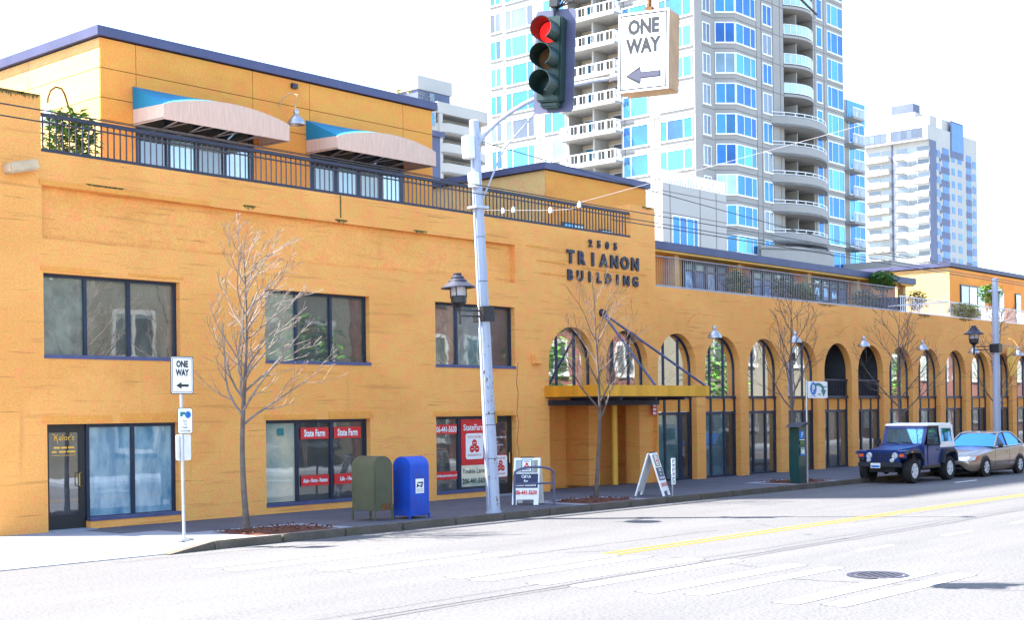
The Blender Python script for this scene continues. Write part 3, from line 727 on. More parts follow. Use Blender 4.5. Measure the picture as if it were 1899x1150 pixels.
def terrace_doors(x0, x1, n, z1=9.29, y=PY - .03, gm=('dkglass', 'paleglass', 'palefilm', 'tealglass')):
    b = MB('frame'); b.box(x0, x1, y, y + .1, z1 - .1, z1); b.box(x0, x1, y, y + .1, 8.62, 8.72)
    w = (x1 - x0) / n
    for i in range(n + 1): b.box(x0 + i * w - .06, x0 + i * w + .06, y - .005, y + .1, 6.5, z1)
    f = b.build('terrace_door', bld)
    for i in range(n): MB(gm[i % len(gm)]).box(x0 + i * w + .05, x0 + i * w + w - .05, y + .03, y + .05, 6.55, 8.63).build('pane', f); MB('dkglass').box(x0 + i * w + .05, x0 + i * w + w - .05, y + .03, y + .05, 8.72, z1 - .08).build('pane', f)
terrace_doors(17.48, 20.62, 4); terrace_doors(22.54, 25.66, 4)
def awning(x0, x1, zw, zb, zf, pk, y0=PY, y1=25.2, ang='a'):
    n = 18; b = MB('pink'); th = .012
    zt = lambda t: zf + pk * sin(pi * min(1, t * 1.0)) ** .8 + (.06 * t)
    pts = [(x0 + (x1 - x0) * i / n, zt(i / n)) for i in range(n + 1)]
    for i in range(n):
        (a, za), (c, zc) = pts[i], pts[i + 1]
        b.quad((a, y1, zb), (c, y1, zb), (c, y1, zc), (a, y1, za)); b.quad((a, y1 + th, zb), (c, y1 + th, zb), (c, y1 + th, zc), (a, y1 + th, za))
    for x in (x0, x1):
        b.quad((x, y1, zb), (x, y0 - .03, zb + .02), (x, y0 - .03, zf + .05), (x, y1, zf))
        b.quad((x + th, y1, zb), (x + th, y0 - .03, zb + .02), (x + th, y0 - .03, zf + .05), (x + th, y1, zf))
    aw = b.build('awning', bld)
    b = MB('awning_blue')
    for i in range(n):
        (a, za), (c, zc) = pts[i], pts[i + 1]
        b.quad((a, y1 + .004, za), (c, y1 + .004, zc), (c, y0 - .025, zw), (a, y0 - .025, zw))
    b.quad((x0 + .002, y1, zf), (x0 + .002, y0 - .025, zf + .05), (x0 + .002, y0 - .025, zw)); b.quad((x1 - .002, y1, zf), (x1 - .002, y0 - .025, zf + .05), (x1 - .002, y0 - .025, zw))
    b.build('awning_top', aw)
    b = MB('galv')
    b.tube([(x0, y1 + .03, zb + .03), (x1, y1 + .03, zb + .03)], .02, 6); b.tube([(x0, y0 - .05, zb + .05), (x1, y0 - .05, zb + .05)], .02, 6)
    m = 5
    for i in range(m + 1):
        x = x0 + (x1 - x0) * i / m
        b.tube([(x, y1 + .03, zb + .03), (x, y0 - .05, zb + .05)], .016, 6)
        if i < m: b.tube([(x, y0 - .1, zb + .05), (x + (x1 - x0) / m, y1 + .05, zt((i + 1) / m) - .05)], .014, 6)
    b.build('awning_frame', aw)
awning(17.35, 20.85, 9.67, 8.77, 9.10, .26); awning(22.35, 25.78, 9.68, 8.80, 9.12, .26)
MB('darkmetal').box(21.88, 22.05, PY - .1, PY, 10.40, 10.52).build('vent_box', bld)

# second penthouse, set behind
MB('cream_stucco').box(31.7, 36.9, PY, 36, 6.4, 9.6).build('penthouse_wall', bld)
MB('panel_stucco').box(31.72, 36.88, PY - .02, PY - .001, 6.5, 9.58).build('wall_panel', bld)
roofslab(31.7, 36.9, PY, 36, 9.62, 9.82)
MB('cream_stucco').box(27.5, 31.69, 29.5, 36, 6.4, 8.4).build('penthouse_wall', bld)
MB('fascia').box(29.0, 33, 31.5, 37, 9.60, 9.78).build('roof', bld)
w = MB('frame').box(32.4, 33.45, PY - .08, PY - .03, 7.55, 8.1); w = w.build('window', bld); MB('skyglass2').box(32.46, 32.9, PY - .1, PY - .085, 7.6, 8.04).build('pane', w); MB('paleglass').box(32.96, 33.4, PY - .1, PY - .085, 7.6, 8.04).build('pane', w)
v = MB('darkmetal').box(34.3, 34.9, PY - .06, PY - .03, 7.5, 8.05).build('vent', bld)
for i in range(6): MB('galv').box(34.32, 34.88, PY - .1, PY - .065, 7.54 + i * .085, 7.575 + i * .085).build('louvre', v)
# glazed pavilion along the second terrace
VY = 26.0
panels([33.52, 37.3, 38.35, 41.12, 42.78, 45.66, 47.2, 49.95, 51.6, 54.35], [5.2, 7.45], VY + .02, 'x', 'panel_stucco', skip=lambda x, z: 38.4 < x < 41.1 or 42.8 < x < 45.6 or 47.2 < x < 49.9)
MB('stucco').box(33.52, 54.36, VY + .03, 30, 5.2, 7.45).build('pavilion_wall', bld)
MB('fascia').box(33.55, 54.9, 25.3, 30.3, 7.47, 7.73).build('roof', bld)
MB('goldpaint').box(33.56, 54.85, 25.36, 26.0, 7.40, 7.466).build('soffit_board', bld)
for x in (37.4, 41.3, 46.2, 50.2, 54.3): MB('cream_stucco').box(x - .12, x + .12, 25.55, 25.8, 5.3, 7.395).build('pavilion_post', bld)
for (x0, x1) in ((38.38, 41.08), (42.8, 45.62), (47.25, 49.9)):
    b = MB('frame'); w = (x1 - x0) / 4
    for i in range(5): b.box(x0 + i * w - .07, x0 + i * w + .07, VY - .08, VY + .02, 5.3, 7.3)
    b.box(x0, x1, VY - .075, VY + .02, 7.24, 7.33); b.box(x0, x1, VY - .075, VY + .02, 6.98, 7.04)
    f = b.build('french_door', bld)
    for i in range(4):
        MB('paleglass').box(x0 + i * w + .07, x0 + i * w + w - .07, VY - .03, VY - .01, 7.04, 7.24).build('pane', f)
        MB('deepblue').box(x0 + i * w + .07, x0 + i * w + w - .07, VY - .03, VY - .01, 5.4, 6.98).build('pane', f)
# third penthouse
MB('cream_stucco').box(60.8, 84, PY, 34, 5.2, 8.72).build('penthouse_wall', bld)
MB('panel_stucco').box(60.82, 83.9, PY - .02, PY - .001, 5.2, 8.70).build('wall_panel', bld)
roofslab(60.8, 84, PY, 34, 8.76, 8.95)
for (x0, x1, z0, z1, n) in ((61.9, 64.7, 6.6, 8.0, 3), (66.4, 67.1, 5.9, 7.95, 1), (68.6, 69.3, 5.9, 7.95, 1), (71.5, 73.5, 6.2, 7.9, 2)):
    b = MB('frame'); b.box(x0, x1, PY - .07, PY - .03, z0, z1); f = b.build('window', bld); w = (x1 - x0) / n
    for i in range(n): MB('tealglass').box(x0 + i * w + .06, x0 + i * w + w - .06, PY - .09, PY - .075, z0 + .07, z1 - .07).build('pane', f)
MB('cream_stucco').box(54.4, 60.79, 30.4, 34, 5.2, 7.6).build('penthouse_wall', bld)

# plants -------------------------------------------------------------------
def leaves(b, c, r, n, size, droop=.3, flat=.8):
    for _ in range(n):
        while True:
            p = Vector((random.uniform(-1, 1), random.uniform(-1, 1), random.uniform(-1, 1)))
            if .25 < p.length < 1: break
        p = Vector((c[0] + p.x * r[0], c[1] + p.y * r[1], c[2] + p.z * r[2]))
        a = random.uniform(0, 6.28); d = Vector((cos(a), sin(a), random.uniform(-droop - .3, .4))).normalized(); l = size * random.uniform(.6, 1.3)
        s_ = d.cross(Vector((random.uniform(-.4, .4), random.uniform(-.4, .4), 1))).normalized() * l * .22; nn = s_.cross(d).normalized() * l * .08
        b.add([p, p + d * l * .5 + s_ + nn, p + d * l, p + d * l * .5 - s_ + nn], [(0, 1, 2, 3)])
def shrub(name, label, loc, rr, h0, lm, n, size, potm=None, ps=(.3, .4), sprigs=7, cat='plant', group=None, round_pot=True):
    t = thing(name, label, cat, loc, group=group)
    x, y, z = loc
    if potm:
        w, ph = ps
        MB(potm).lathe([(w * .7, 0), (w, ph * .6), (w * 1.05, ph * .9), (w * 1.12, ph), (w * .95, ph), (w * .9, ph * .85), (0, ph * .85)], loc, 18).build('pot', t, smooth=True)
    st = MB('bark')
    for _ in range(sprigs):
        a = random.uniform(0, 6.28); q = random.uniform(.3, .8)
        st.tube([(x + cos(a) * .05, y + sin(a) * .05, z + (ps[1] * .8 if potm else 0)), (x + cos(a) * rr[0] * q * .4, y + sin(a) * rr[1] * q * .4, z + h0 * .7), (x + cos(a) * rr[0] * q, y + sin(a) * rr[1] * q, z + h0 + rr[2] * .2)], [.02, .014, .006], 5)
    st.build('stem', t)
    b = MB(lm); leaves(b, (x, y, z + h0), rr, n, size); b.build('foliage', t); return t
shrub('rhododendron', 'leafy green shrub behind the left end of the dark terrace railing', (14.65, 24.5, 6.6), (.62, .45, .62), 1.25, 'leaf', 620, .22, sprigs=12)
shrub('potted_shrub', 'dark bushy shrub behind the railing before the leftmost blue french doors', (38.9, 24.15, 5.3), (.75, .3, .42), 1.15, 'leafdark', 800, .16, 'plastic', (.4, .6))
shrub('potted_shrub', 'dark shrub in a low planter left of the bright green one on the terrace', (41.9, 24.15, 5.3), (.6, .3, .45), 1.2, 'leafdark', 700, .16, 'plastic', (.4, .6))
shrub('potted_shrub', 'bright green low shrub on the second terrace before the middle french doors', (42.9, 24.1, 5.3), (.7, .3, .36), 1.05, 'leaf', 800, .15, 'plastic', (.4, .6))
shrub('potted_shrub', 'dark shrub just right of the bright green one on the second terrace', (43.9, 24.15, 5.3), (.4, .35, .55), 1.15, 'leafdark', 380, .13, 'terracotta', (.35, .6))
shrub('potted_shrub', 'brownish dry shrub between the first two sets of french doors', (41.0, 25.2, 5.3), (.3, .3, .5), 1.5, 'terracotta', 200, .14, 'terracotta', (.3, .7))
shrub('potted_shrub', 'dark shrub left of the big round planter on the terrace', (47.9, 24.15, 5.3), (.9, .3, .42), 1.1, 'leafdark', 800, .16, 'terracotta', (.35, .6))
shrub('potted_tree', 'green mop-headed shrub rising above the big dark round planter', (51.2, 25.0, 5.3), (.85, .5, .42), 2.1, 'leaf', 1100, .18, 'navy', (.75, 1.35))
shrub('potted_shrub', 'small green shrub beside the white railing left of the yellow flowers', (54.3, 25.0, 5.3), (.6, .4, .45), 1.45, 'leaf', 500, .18, 'terracotta', (.35, .6))
shrub('flowering_shrub', 'pale yellow flowering shrub spilling over the white terrace railing', (56.2, 23.75, 5.3), (1.5, .3, .36), 1.05, 'leafyellow', 1100, .16)
shrub('potted_shrub', 'green and orange shrub above the grey box planter on the third terrace', (60.6, 24.4, 5.3), (.8, .4, .45), 2.05, 'leaf', 600, .2, 'terracotta', (.3, .9))
MB('slate').box(58.2, 60.9, 24.3, 24.9, 5.3, 6.6).build('planter_box', None, bevel=.02)
tag(bpy.data.objects['planter_box'], 'grey box planter standing behind the white railing of the far terrace', 'planter')
t = shrub('roof_garden_tree', 'yellow budding treetop above the roof of the left penthouse', (50.6, 52, 0.1), (1.9, 1.9, 2.0), 17.6, 'leafyellow', 420, .28, sprigs=36, cat='tree')
# ------------------------------------------------------------------ poles, lamps, signs, wires
def street_pole(x, y, h, lampdir, label, full=True):
    t = thing('street_pole', label, 'street pole', (x, y, .13), group='pale metal street poles with side lanterns')
    r0, r1 = .15, .105
    n = 12
    MB('poletaint').lathe([(r0 + .03, .13), (r0 + .03, .16), (r0, .17), (r1, h), (r1 * .8, h + .02), (0, h + .03)], (x, y, 0), n).build('pole', t, smooth=True)
    rr = lambda z: r0 + (r1 - r0) * (z - .13) / (h - .13)
    zb = 4.4
    MB('black').box(x - .17, x + .17, y - .17, y + .17, zb - .16, zb + .16).build('bracket_box', t, bevel=.01)
    lx, ly = x + lampdir[0], y + lampdir[1]
    b = MB('black')
    for dz in (-.05, .07): b.tube([(x, y, zb + dz), (lx, ly, zb + dz - .02)], .02, 6)
    b.tube([(lx, ly, zb - .25), (lx, ly, zb + .12)], .035, 8)
    arm = b.build('lantern_arm', t)
    c = (lx, ly, zb)
    lan = MB('darkmetal').lathe([(0, .82), (.09, .81), (.09, .76), (.14, .73), (.14, .69), (.19, .66), (.2, .62), (.36, .52), (.36, .50), (.2, .52), (.0, .53)], c, 24).build('lantern', t, smooth=True)
    MB('lampglass').lathe([(.155, .52), (.15, .3), (.12, .2)], c, 20).build('globe', lan, smooth=True)
    b = MB('black'); b.lathe([(.165, .34), (.165, .2), (.1, .14), (.05, .1), (.035, .0)], c, 20)
    for k in range(4):
        a = k * pi / 2 + .5; b.tube([(lx + cos(a) * .17, ly + sin(a) * .17, zb + .3), (lx + cos(a) * .17, ly + sin(a) * .17, zb + .52)], .012, 5)
    b.build('cage', lan)
    return t, rr
t1, rr = street_pole(21.70, 19.62, 8.55, (-1.02, -.25), 'tall pale metal pole with curved arm and side lantern by the blue mailbox')
x, y = 21.70, 19.62
t1.rotation_mode = 'QUATERNION'; t1.rotation_quaternion = Matrix.Rotation(R(-2.15), 3, fwd).to_quaternion()
# curved mast arm reaching out over the road and brace
d = Vector((.50, -.86, 0))
pts = [Vector((x, y, 7.9))] + [Vector((x, y, 0)) + d * (3.1 * (t ** 1.5)) + Vector((0, 0, 7.9 + 1.28 * sin(t * pi / 2))) for t in [i / 10 for i in range(1, 11)]]
a = MB('poletaint').tube(pts, [.05] * 6 + [.042] * 5, 8).build('mast_arm', t1, smooth=True)
MB('poletaint').tube([Vector((x, y, 6.85)) + d * .1, Vector((x, y, 0)) + d * .62 + Vector((0, 0, 7.9)), pts[7]], .02, 6).build('brace', t1)
MB('galv').lathe([(.0, .1), (.1, .08), (.16, 0), (.13, -.08), (0, -.12)], tuple(pts[-1]), 14).build('lamp_head', t1, smooth=True)
MB('whitemetal').box(x - .33, x - .13, y - .12, y + .1, 7.72, 8.2).build('control_box', t1, bevel=.02)
MB('whitemetal').box(x - .28, x - .12, y - .2, y + .02, 7.1, 7.42).build('control_box', t1, bevel=.02)
MB('poletaint').tube([(x - .17, y - .03, .3), (x - .165, y - .03, 3.5), (x - .14, y - .02, 8.1)], .022, 6).build('conduit', t1)
MB('galv').box(x - .2, x + .2, y - .14, y + .14, 6.66, 6.72).build('clamp', t1)
for z in (2.25, 2.02, 1.3, 6.05, 5.1): MB('darkmetal').lathe([(rr(z) + .004, z), (rr(z) + .004, z + .012)], (x, y, 0), 14).build('band', t1)
fl = MB('rust')
for _ in range(46):
    a_ = random.uniform(-2.9, -.4); z = random.choice([random.uniform(.3, 2.6), random.uniform(.3, 3.9)]); r_ = rr(z) * cos(pi / 12) + .004; w = random.uniform(.02, .07); h = random.uniform(.01, .05)
    fl.add([(x + r_ * cos(a_ + w * k[0] / .15), y + r_ * sin(a_ + w * k[0] / .15), z + h * k[1]) for k in ((-1, 0), (-.2, -1), (1, -.3), (.6, 1))], [(0, 1, 2, 3)])
fl.build('peeled_patch', t1)
MB('yellowpaint').box(x + .05, x + .1, y - rr(2.1) - .005, y - rr(2.1) + .02, 2.05, 2.3).build('sticker', t1)
t2, _ = street_pole(49.25, 19.65, 6.95, (-.90, .45), 'tall pale pole with side lantern beyond the parked cars at the right')
MB('poletaint').tube([(49.25, 19.4, 6.5), (49.25, 19.9, 6.5)], .05, 6).build('clamp', t2)

def wire(name, pts, r, label, mat='black', sag=0.0, n=14):
    P = [Vector(p) for p in pts]; out = []
    for a, c in zip(P, P[1:]):
        for i in range(n):
            t = i / n; q = a.lerp(c, t); q.z -= sag * 4 * t * (1 - t); out.append(q)
    out.append(P[-1])
    o = MB(mat).tube(out, r, 5).build(name); return tag(o, label, 'wire')
wire('trolley_wire', [(-60, 15, 5.99), (180, 15, 5.99)], .009, 'higher of the two thin trolley wires crossing the top left wall')
wire('trolley_wire', [(-60, 15.3, 5.93), (180, 15.3, 5.90)], .009, 'lower of the two thin trolley wires crossing the top left wall')
wire('trolley_wire', [(22, 16.6, 6.15), (180, 16.6, 6.15)], .011, 'thin wire passing in front of the building name letters')
wire('span_wire', [(21.50, 19.85, 8.15), (34.5, 17.2, 6.6), (75, 16, 6.4)], .01, 'thin dark wire slanting down right from the lantern pole top', sag=.05)
w0 = thing('insulated_cable', 'pale cable strung with white insulators between the lantern pole and the upper right', 'cable', (21.55, 19.7, 6.62))
cp = [(21.55, 19.7, 6.62), (19.3, 15.9, 5.98), (19.0, 15.2, 5.9), (18.9, 14.9, 5.98), (18.2, 9.2, 6.38)]
MB('cablegrey').tube(cp, .004, 5).build('cable', w0)
for (p) in ((21.2, 18.8, 6.48), (20.5, 17.9, 6.33), (19.3, 15.95, 5.99), (18.95, 15.0, 5.95)):
    MB('whitemetal').lathe([(0, -.06), (.034, -.05), (.034, .02), (.024, .05), (0, .06)], p, 10).build('insulator', w0, smooth=True)
wire('support_cable', [(13.2, 12.9, 8.0), (13.85, 11.42, 8.03), (14.6, 11.0, 8.3)], .016, 'thick black cable at the top holding up the traffic light')
wire('feeder_cable', [(16.4, 9.6, 8.3), (18.5, 10.05, 8.22)], .018, 'short thick black cable in front of the tall tower top')

# hanging one way box sign
def onetext(b, x0, x1, z0, z1, y, m='black'):
    w, h = x1 - x0, z1 - z0; cx = (x0 + x1) / 2
    b.mat(m); b.text('ONE', (cx, y, z0 + h * .73), h * .17, w * .62, bold=.05); b.text('WAY', (cx, y, z0 + h * .49), h * .17, w * .70, bold=.05)
def arrow(b, x0, x1, zc, y, s, m):
    b.mat(m); L = x1 - x0
    b.add([(x0, y, zc), (x0 + L * .42, y, zc + s), (x0 + L * .42, y, zc + s * .35), (x1, y, zc + s * .35), (x1, y, zc - s * .35), (x0 + L * .42, y, zc - s * .35), (x0 + L * .42, y, zc - s)], [(0, 6, 5, 4, 3, 2, 1)])
bx = thing('one_way_box_sign', 'large white one way box sign hanging from a cable beside the traffic light', 'road sign', (12.22, 8.76, 5.80), rot=(0, R(1.5), R(-78)))
w, h, dp = .60, .87, .30
MB('signedge').box(-w / 2, w / 2, 0, dp, 0, h).build('cabinet', bx, bevel=.012, local=True)
b = MB('black').box(-w / 2 + .02, w / 2 - .02, -.008, .002, .02, h - .02); b.mat('signwhite').box(-w / 2 + .038, w / 2 - .038, -.012, -.001, .038, h - .038)
onetext(b, -w / 2, w / 2, 0, h, -.015); arrow(b, -w * .35, w * .35, h * .2, -.014, .10, 'black'); arrow(b, -w * .315, w * .33, h * .2, -.017, .075, 'arrowgrey')
b.build('sign_face', bx, local=True)
b = MB('signwhite'); 
for q in ((-w / 2, w / 2, -.014, 0, h - .022, h), (-w / 2, w / 2, -.014, 0, 0, .022), (-w / 2, -w / 2 + .022, -.013, 0, .022, h - .022), (w / 2 - .022, w / 2, -.013, 0, .022, h - .022)): b.box(*q)
b.build('trim', bx, local=True)
MB('rust').tube([(0, dp / 2, h), (0, dp / 2, h + .9)], .022, 8).box(-.04, .04, dp / 2 - .04, dp / 2 + .04, h, h + .08).build('hanger', bx, local=True)

# traffic light
sg = thing('traffic_light', 'three-lens traffic light with grey backplate, its red lamp lit', 'traffic light', (13.85, 11.38, 6.22), rot=(R(0), R(2.5), R(-74))); sg.scale = (.95, .95, .95)
W_, H_ = .60, 1.42
b = MB('sigray'); b.rrect(-W_ / 2, W_ / 2, 0, H_, .0, .012, .06); b.build('backplate', sg, local=True)
MB('siggreen').box(-.175, .175, -.20, -.002, .12, H_ - .14).box(-.14, .14, -.14, 0, .05, .13).build('housing', sg, bevel=.02, local=True)
for i, (z, lm) in enumerate(((H_ - .36, 'lens_red'), (H_ - .72, 'rust'), (H_ - 1.08, 'siggreen'))):
    b = MB('siggreen'); r = .158; N = 20
    for k in range(N):
        a0 = R(-60) + R(300) * k / N; a1 = R(-60) + R(300) * (k + 1) / N
        L0 = .30; 
        p = lambda a, yy, rr_: (rr_ * cos(a), yy, z + rr_ * sin(a))
        b.quad(p(a0, -.20, r), p(a1, -.20, r), p(a1, -.20 - L0, r), p(a0, -.20 - L0, r))
        b.quad(p(a0, -.20, r - .008), p(a1, -.20, r - .008), p(a1, -.20 - L0, r - .008), p(a0, -.20 - L0, r - .008))
        b.quad(p(a0, -.20 - L0, r), p(a1, -.20 - L0, r), p(a1, -.20 - L0, r - .008), p(a0, -.20 - L0, r - .008))
    v = b.build('visor', sg, local=True)
    MB(lm).lathe([(0, -.235), (.08, -.228), (.14, -.205)], (0, 0, z), 24, 'y').build('lens', v, smooth=True, local=True)
MB('black').tube([(0, -.05, H_ - .14), (0, -.05, H_ + .32)], .025, 8).box(-.06, .06, -.1, 0, H_ + .02, H_ + .14).build('hanger', sg, local=True)
b = MB('black')
for i, q in enumerate((.05, .09, .13)): b.tube([(.02, -.03, H_ - .02), (q, 0, H_ + .08), (q * 1.7, .02, H_ + .18), (q, 0, H_ + .34)], .011, 5)
b.tube([(0, 0, H_ + .02), (.25, .05, H_ + .10), (.22, .05, H_ + .32), (.0, .02, H_ + .36)], .011, 5); b.build('signal_cable', sg, local=True)

# one way sign post on the corner
x, y = 14.07, 20.0
p = thing('sign_post', 'galvanised post with one way and parking plates on the sunlit corner', 'road sign', (x, y, .13))
MB('galv').tube([(x + .03, y + .03, .13), (x, y + .03, 3.3)], .03, 8).box(x - .1, x + .16, y - .07, y + .13, .12, .16).build('post', p)
pr = (-.0)
b = MB('black'); b.rrect(x - .235, x + .235, 2.68, 3.34, y - .012, .006, .035); b.mat('signwhite').rrect(x - .22, x + .22, 2.695, 3.325, y - .015, .004, .03)
b.mat('black'); b.rrect(x - .205, x + .205, 2.71, 3.31, y - .017, .003, .025); b.mat('signwhite').rrect(x - .195, x + .195, 2.72, 3.30, y - .019, .003, .02)
onetext(b, x - .2, x + .2, 2.70, 3.32, y - .022); arrow(b, x - .13, x + .13, 2.83, y - .022, .06, 'black'); b.build('one_way_plate', p)
b = MB('darkmetal'); b.rrect(x - .105, x + .205, 1.99, 2.44, y - .012, .006, .03); b.mat('signwhite').rrect(x - .095, x + .195, 2.0, 2.43, y - .015, .004, .03)
b.mat('parkteal').box(x - .05, x - .0, y - .018, y - .014, 2.29, 2.37); b.box(x + .0, x + .05, y - .018, y - .014, 2.32, 2.37)
b.mat('parkblue').lathe([(.045, -.003), (.062, -.003), (.062, 0)], (x + .11, y - .015, 2.32), 18, 'y'); b.mat('parkblue').text('3', (x + .11, y - .018, 2.29), .06)
b.mat('black').text('PAY', (x + .05, y - .018, 2.19), .035); b.text('TO', (x + .05, y - .018, 2.135), .035); b.text('PARK', (x + .05, y - .018, 2.08), .035)
b.box(x - .06, x + .13, y - .018, y - .015, 2.03, 2.04); b.quad((x + .12, y - .018, 2.018), (x + .16, y - .018, 2.035), (x + .12, y - .018, 2.052)); b.build('parking_plate', p)
b = MB('whitemetal'); b.rrect(x - .09, x + .22, 1.52, 1.98, y + .065, .006, .04); b.build('blank_plate', p)

# mailboxes
def mailbox(t, wx, wy, h, body, legs=.16, arch_y=True):
    "rounded-top box, local frame, arch profile seen along local y"
    b = MB(body); n = 14; r = wx / 2; zc = h - r * .8
    pr_ = [(-r, legs)] + [(-r * cos(pi * i / n), zc + r * .8 * sin(pi * i / n)) for i in range(n + 1)] + [(r, legs)]
    b.prism([(q[0], -wy / 2, q[1]) for q in pr_], (0, wy, 0)); b.build('body', t, smooth=True, local=True, bevel=.008)
    for s in (-1, 1):
        for u in (-1, 1): MB(body).box(s * r - .03 * (s > 0) + (0 if s < 0 else 0) - (0), s * r + .03 * (s < 0), u * wy / 2 - .02, u * wy / 2 + .02, 0, legs + .05).build('leg', t, local=True)
mg = thing('relay_mailbox', 'drab olive green mail relay box left of the blue mailbox', 'mailbox', (18.98, 20.48, .137), R(0))
mailbox(mg, .52, .66, 1.30, 'relaygreen', .20)
MB('relaygreen').box(-.22, .22, -.338, -.331, .3, 1.05).build('door', mg, local=True)
MB('rust').box(-.05, .19, -.3385, -.3315, .2, .34).build('faded_patch', mg, local=True)
mb_ = thing('mailbox', 'bright blue rounded mailbox with a white eagle sticker beside the olive box', 'mailbox', (19.83, 20.22, .137), R(90))
mailbox(mb_, .50, .56, 1.27, 'postblue', .05)
def eagle(b, x, z, s, f):
    b.mat('signwhite'); b.add([f(x - s * .5, z - s * .62, .004), f(x + s * .5, z - s * .62, .004), f(x + s * .5, z + s * .62, .004), f(x - s * .5, z + s * .62, .004)], [(0, 1, 2, 3)])
    b.mat('navy'); q = .006
    b.add([f(x - s * .4, z - s * .12, q), f(x + s * .3, z - s * .12, q), f(x + s * .42, z + s * .35, q), f(x - s * .28, z + s * .35, q)], [(0, 1, 2, 3)])
    b.mat('signwhite'); q = .008
    b.add([f(x - s * .3, z + s * .27, q), f(x + s * .3, z + s * .18, q), f(x + s * .12, z + s * .1, q), f(x - s * .1, z + s * .05, q)], [(0, 1, 2, 3)])
    b.add([f(x - s * .38, z - s * .12, q), f(x + s * .22, z + s * .06, q), f(x - s * .05, z - s * .12, q)], [(0, 1, 2)])
    b.mat('black'); b.text('UNITED STATES', f(x, z - s * .34, q), s * .1, s * .8, u=U_, v=(0, 0, 1)); b.text('POSTAL SERVICE', f(x, z - s * .5, q), s * .1, s * .8, u=U_, v=(0, 0, 1))
U_ = (0, -1, 0)
b = MB(); eagle(b, 0, .66, .24, lambda a, z, q: (-.25 - q, -a, z)); b.build('emblem', mb_, local=True)
U_ = (1, 0, 0)
b = MB(); eagle(b, .1, .66, .2, lambda a, z, q: (a, -.28 - q, z)); b.build('emblem', mb_, local=True)
# rz=90: local -x faces street (-y world)... front flap faces the kerb
MB('postblue').box(-.253, -.24, -.2, .2, .86, 1.02).build('flap', mb_, local=True, bevel=.004)

# sandwich boards
def sandwich(loc, rz, label, art):
    t = thing('sandwich_board', label, 'sign', loc, rz, group='white folding sidewalk signs')
    H = 1.08; sp = .34
    for s, nm in ((-1, 'front_panel'), (1, 'back_panel')):
        b = MB('signwhite')
        T = Matrix.Translation((0, s * .03, H)) @ Matrix.Rotation(s * math.atan2(sp, H), 4, 'X')
        b.T = T
        for q in ((-.31, .31, -1.0, 0), (-.31, -.2, -1.12, -1.0), (.2, .31, -1.12, -1.0)): b.box(q[0], q[1], -.018, .018, q[2], q[3])
        b.add([(-.2, s * .018, -1.0), (.2, s * .018, -1.0), (.16, s * .018, -.985)], [(0, 1, 2)])
        b.T = T; art(b, s); b.T = None
        b.build(nm, t, local=True)
    MB('black').box(-.16, .16, -.035, .035, H, H + .03).build('handle', t, local=True)
    return t
def art1(b, s):
    y = s * .0195; u = (1, 0, 0) if s < 0 else (-1, 0, 0)
    b.mat('palefilm').box(-.26, .26, min(y, 0), max(y, 0), -.36, -.05)
    b.mat('navy').box(-.28, .28, min(y * 1.01, 0), max(y * 1.01, 0), -.72, -.38)
    yy = y * 1.2
    b.mat('navy').box(-.12, .12, min(yy, 0), max(yy, 0), -.34, -.03); b.mat('signwhite').box(-.105, .105, min(yy * 1.03, 0), max(yy * 1.03, 0), -.325, -.045)
    y3 = yy * 1.12
    for dx, dz in ((0, .04), (-.038, -.025), (.038, -.025)): b.mat('red').lathe([(0, y3), (.035, y3), (.035, 0)], (dx, 0, -.19 + dz), 14, 'y')
    for st, z, h, w, m in (('AUTO', -.1, .03, .14, 'navy'), ('INSURANCE', -.3, .03, .17, 'navy'), ('Call Us', -.48, .07, .22, 'signwhite'), ('for', -.58, .055, .1, 'signwhite'), ('Condo Insurance', -.68, .065, .48, 'signwhite'), ('206-441-5630', -.88, .10, .54, 'red')):
        b.mat(m).text(st, (0, y3 * 1.15, z), h, w, u=u, v=(0, 0, 1), bold=.03)
s1 = sandwich((24.15, 20.75, .132), R(-60), 'white sandwich board with navy band and red phone number by the bike loop', art1)
s2 = sandwich((28.15, 20.05, .132), R(20), 'white folding board seen edge-on in an A shape beside the entrance', art1)
# bike loop
t = thing('bike_rack', 'grey tube bicycle loop standing over the left sandwich board', 'bike rack', (23.6, 20.3, .13))
a_, c_ = Vector((23.30, 20.42, .13)), Vector((24.22, 20.02, .13)); dv = c_ - a_
pts = [a_, a_ + Vector((0, 0, .7))] + [a_ + dv * (.5 - .5 * cos(pi * i / 10)) + Vector((0, 0, .7 + .2 * sin(pi * i / 10) ** .6)) for i in range(1, 10)] + [c_ + Vector((0, 0, .7)), c_]
MB('sigray').tube(pts, .028, 8).build('loop', t, smooth=True); MB('sigray').tube([a_ + Vector((0, 0, .52)), c_ + Vector((0, 0, .52))], .022, 8).build('crossbar', t)
# small post with a narrow plate
t = thing('small_sign', 'short post with a narrow white lettered plate by the kerb', 'sign', (28.4, 19.62, .13))
MB('galv').tube([(28.4, 19.62, .13), (28.4, 19.62, 1.05)], .02, 6).build('post', t)
b = MB('signwhite').box(28.33, 28.49, 19.58, 19.6, .42, 1.08); 
b.mat('parkteal')
for i in range(5):
    z = 1.02 - i * .11; b.box(28.36, 28.46, 19.574, 19.58, z, z + .018); b.box(28.36 + .04 * (i % 2), 28.38 + .04 * (i % 2), 19.574, 19.58, z - .05, z)
b.tube([(28.36, 19.577, .45), (28.46, 19.577, .53)], .006, 4); b.tube([(28.46, 19.577, .45), (28.36, 19.577, .53)], .006, 4)
b.build('plate', t)
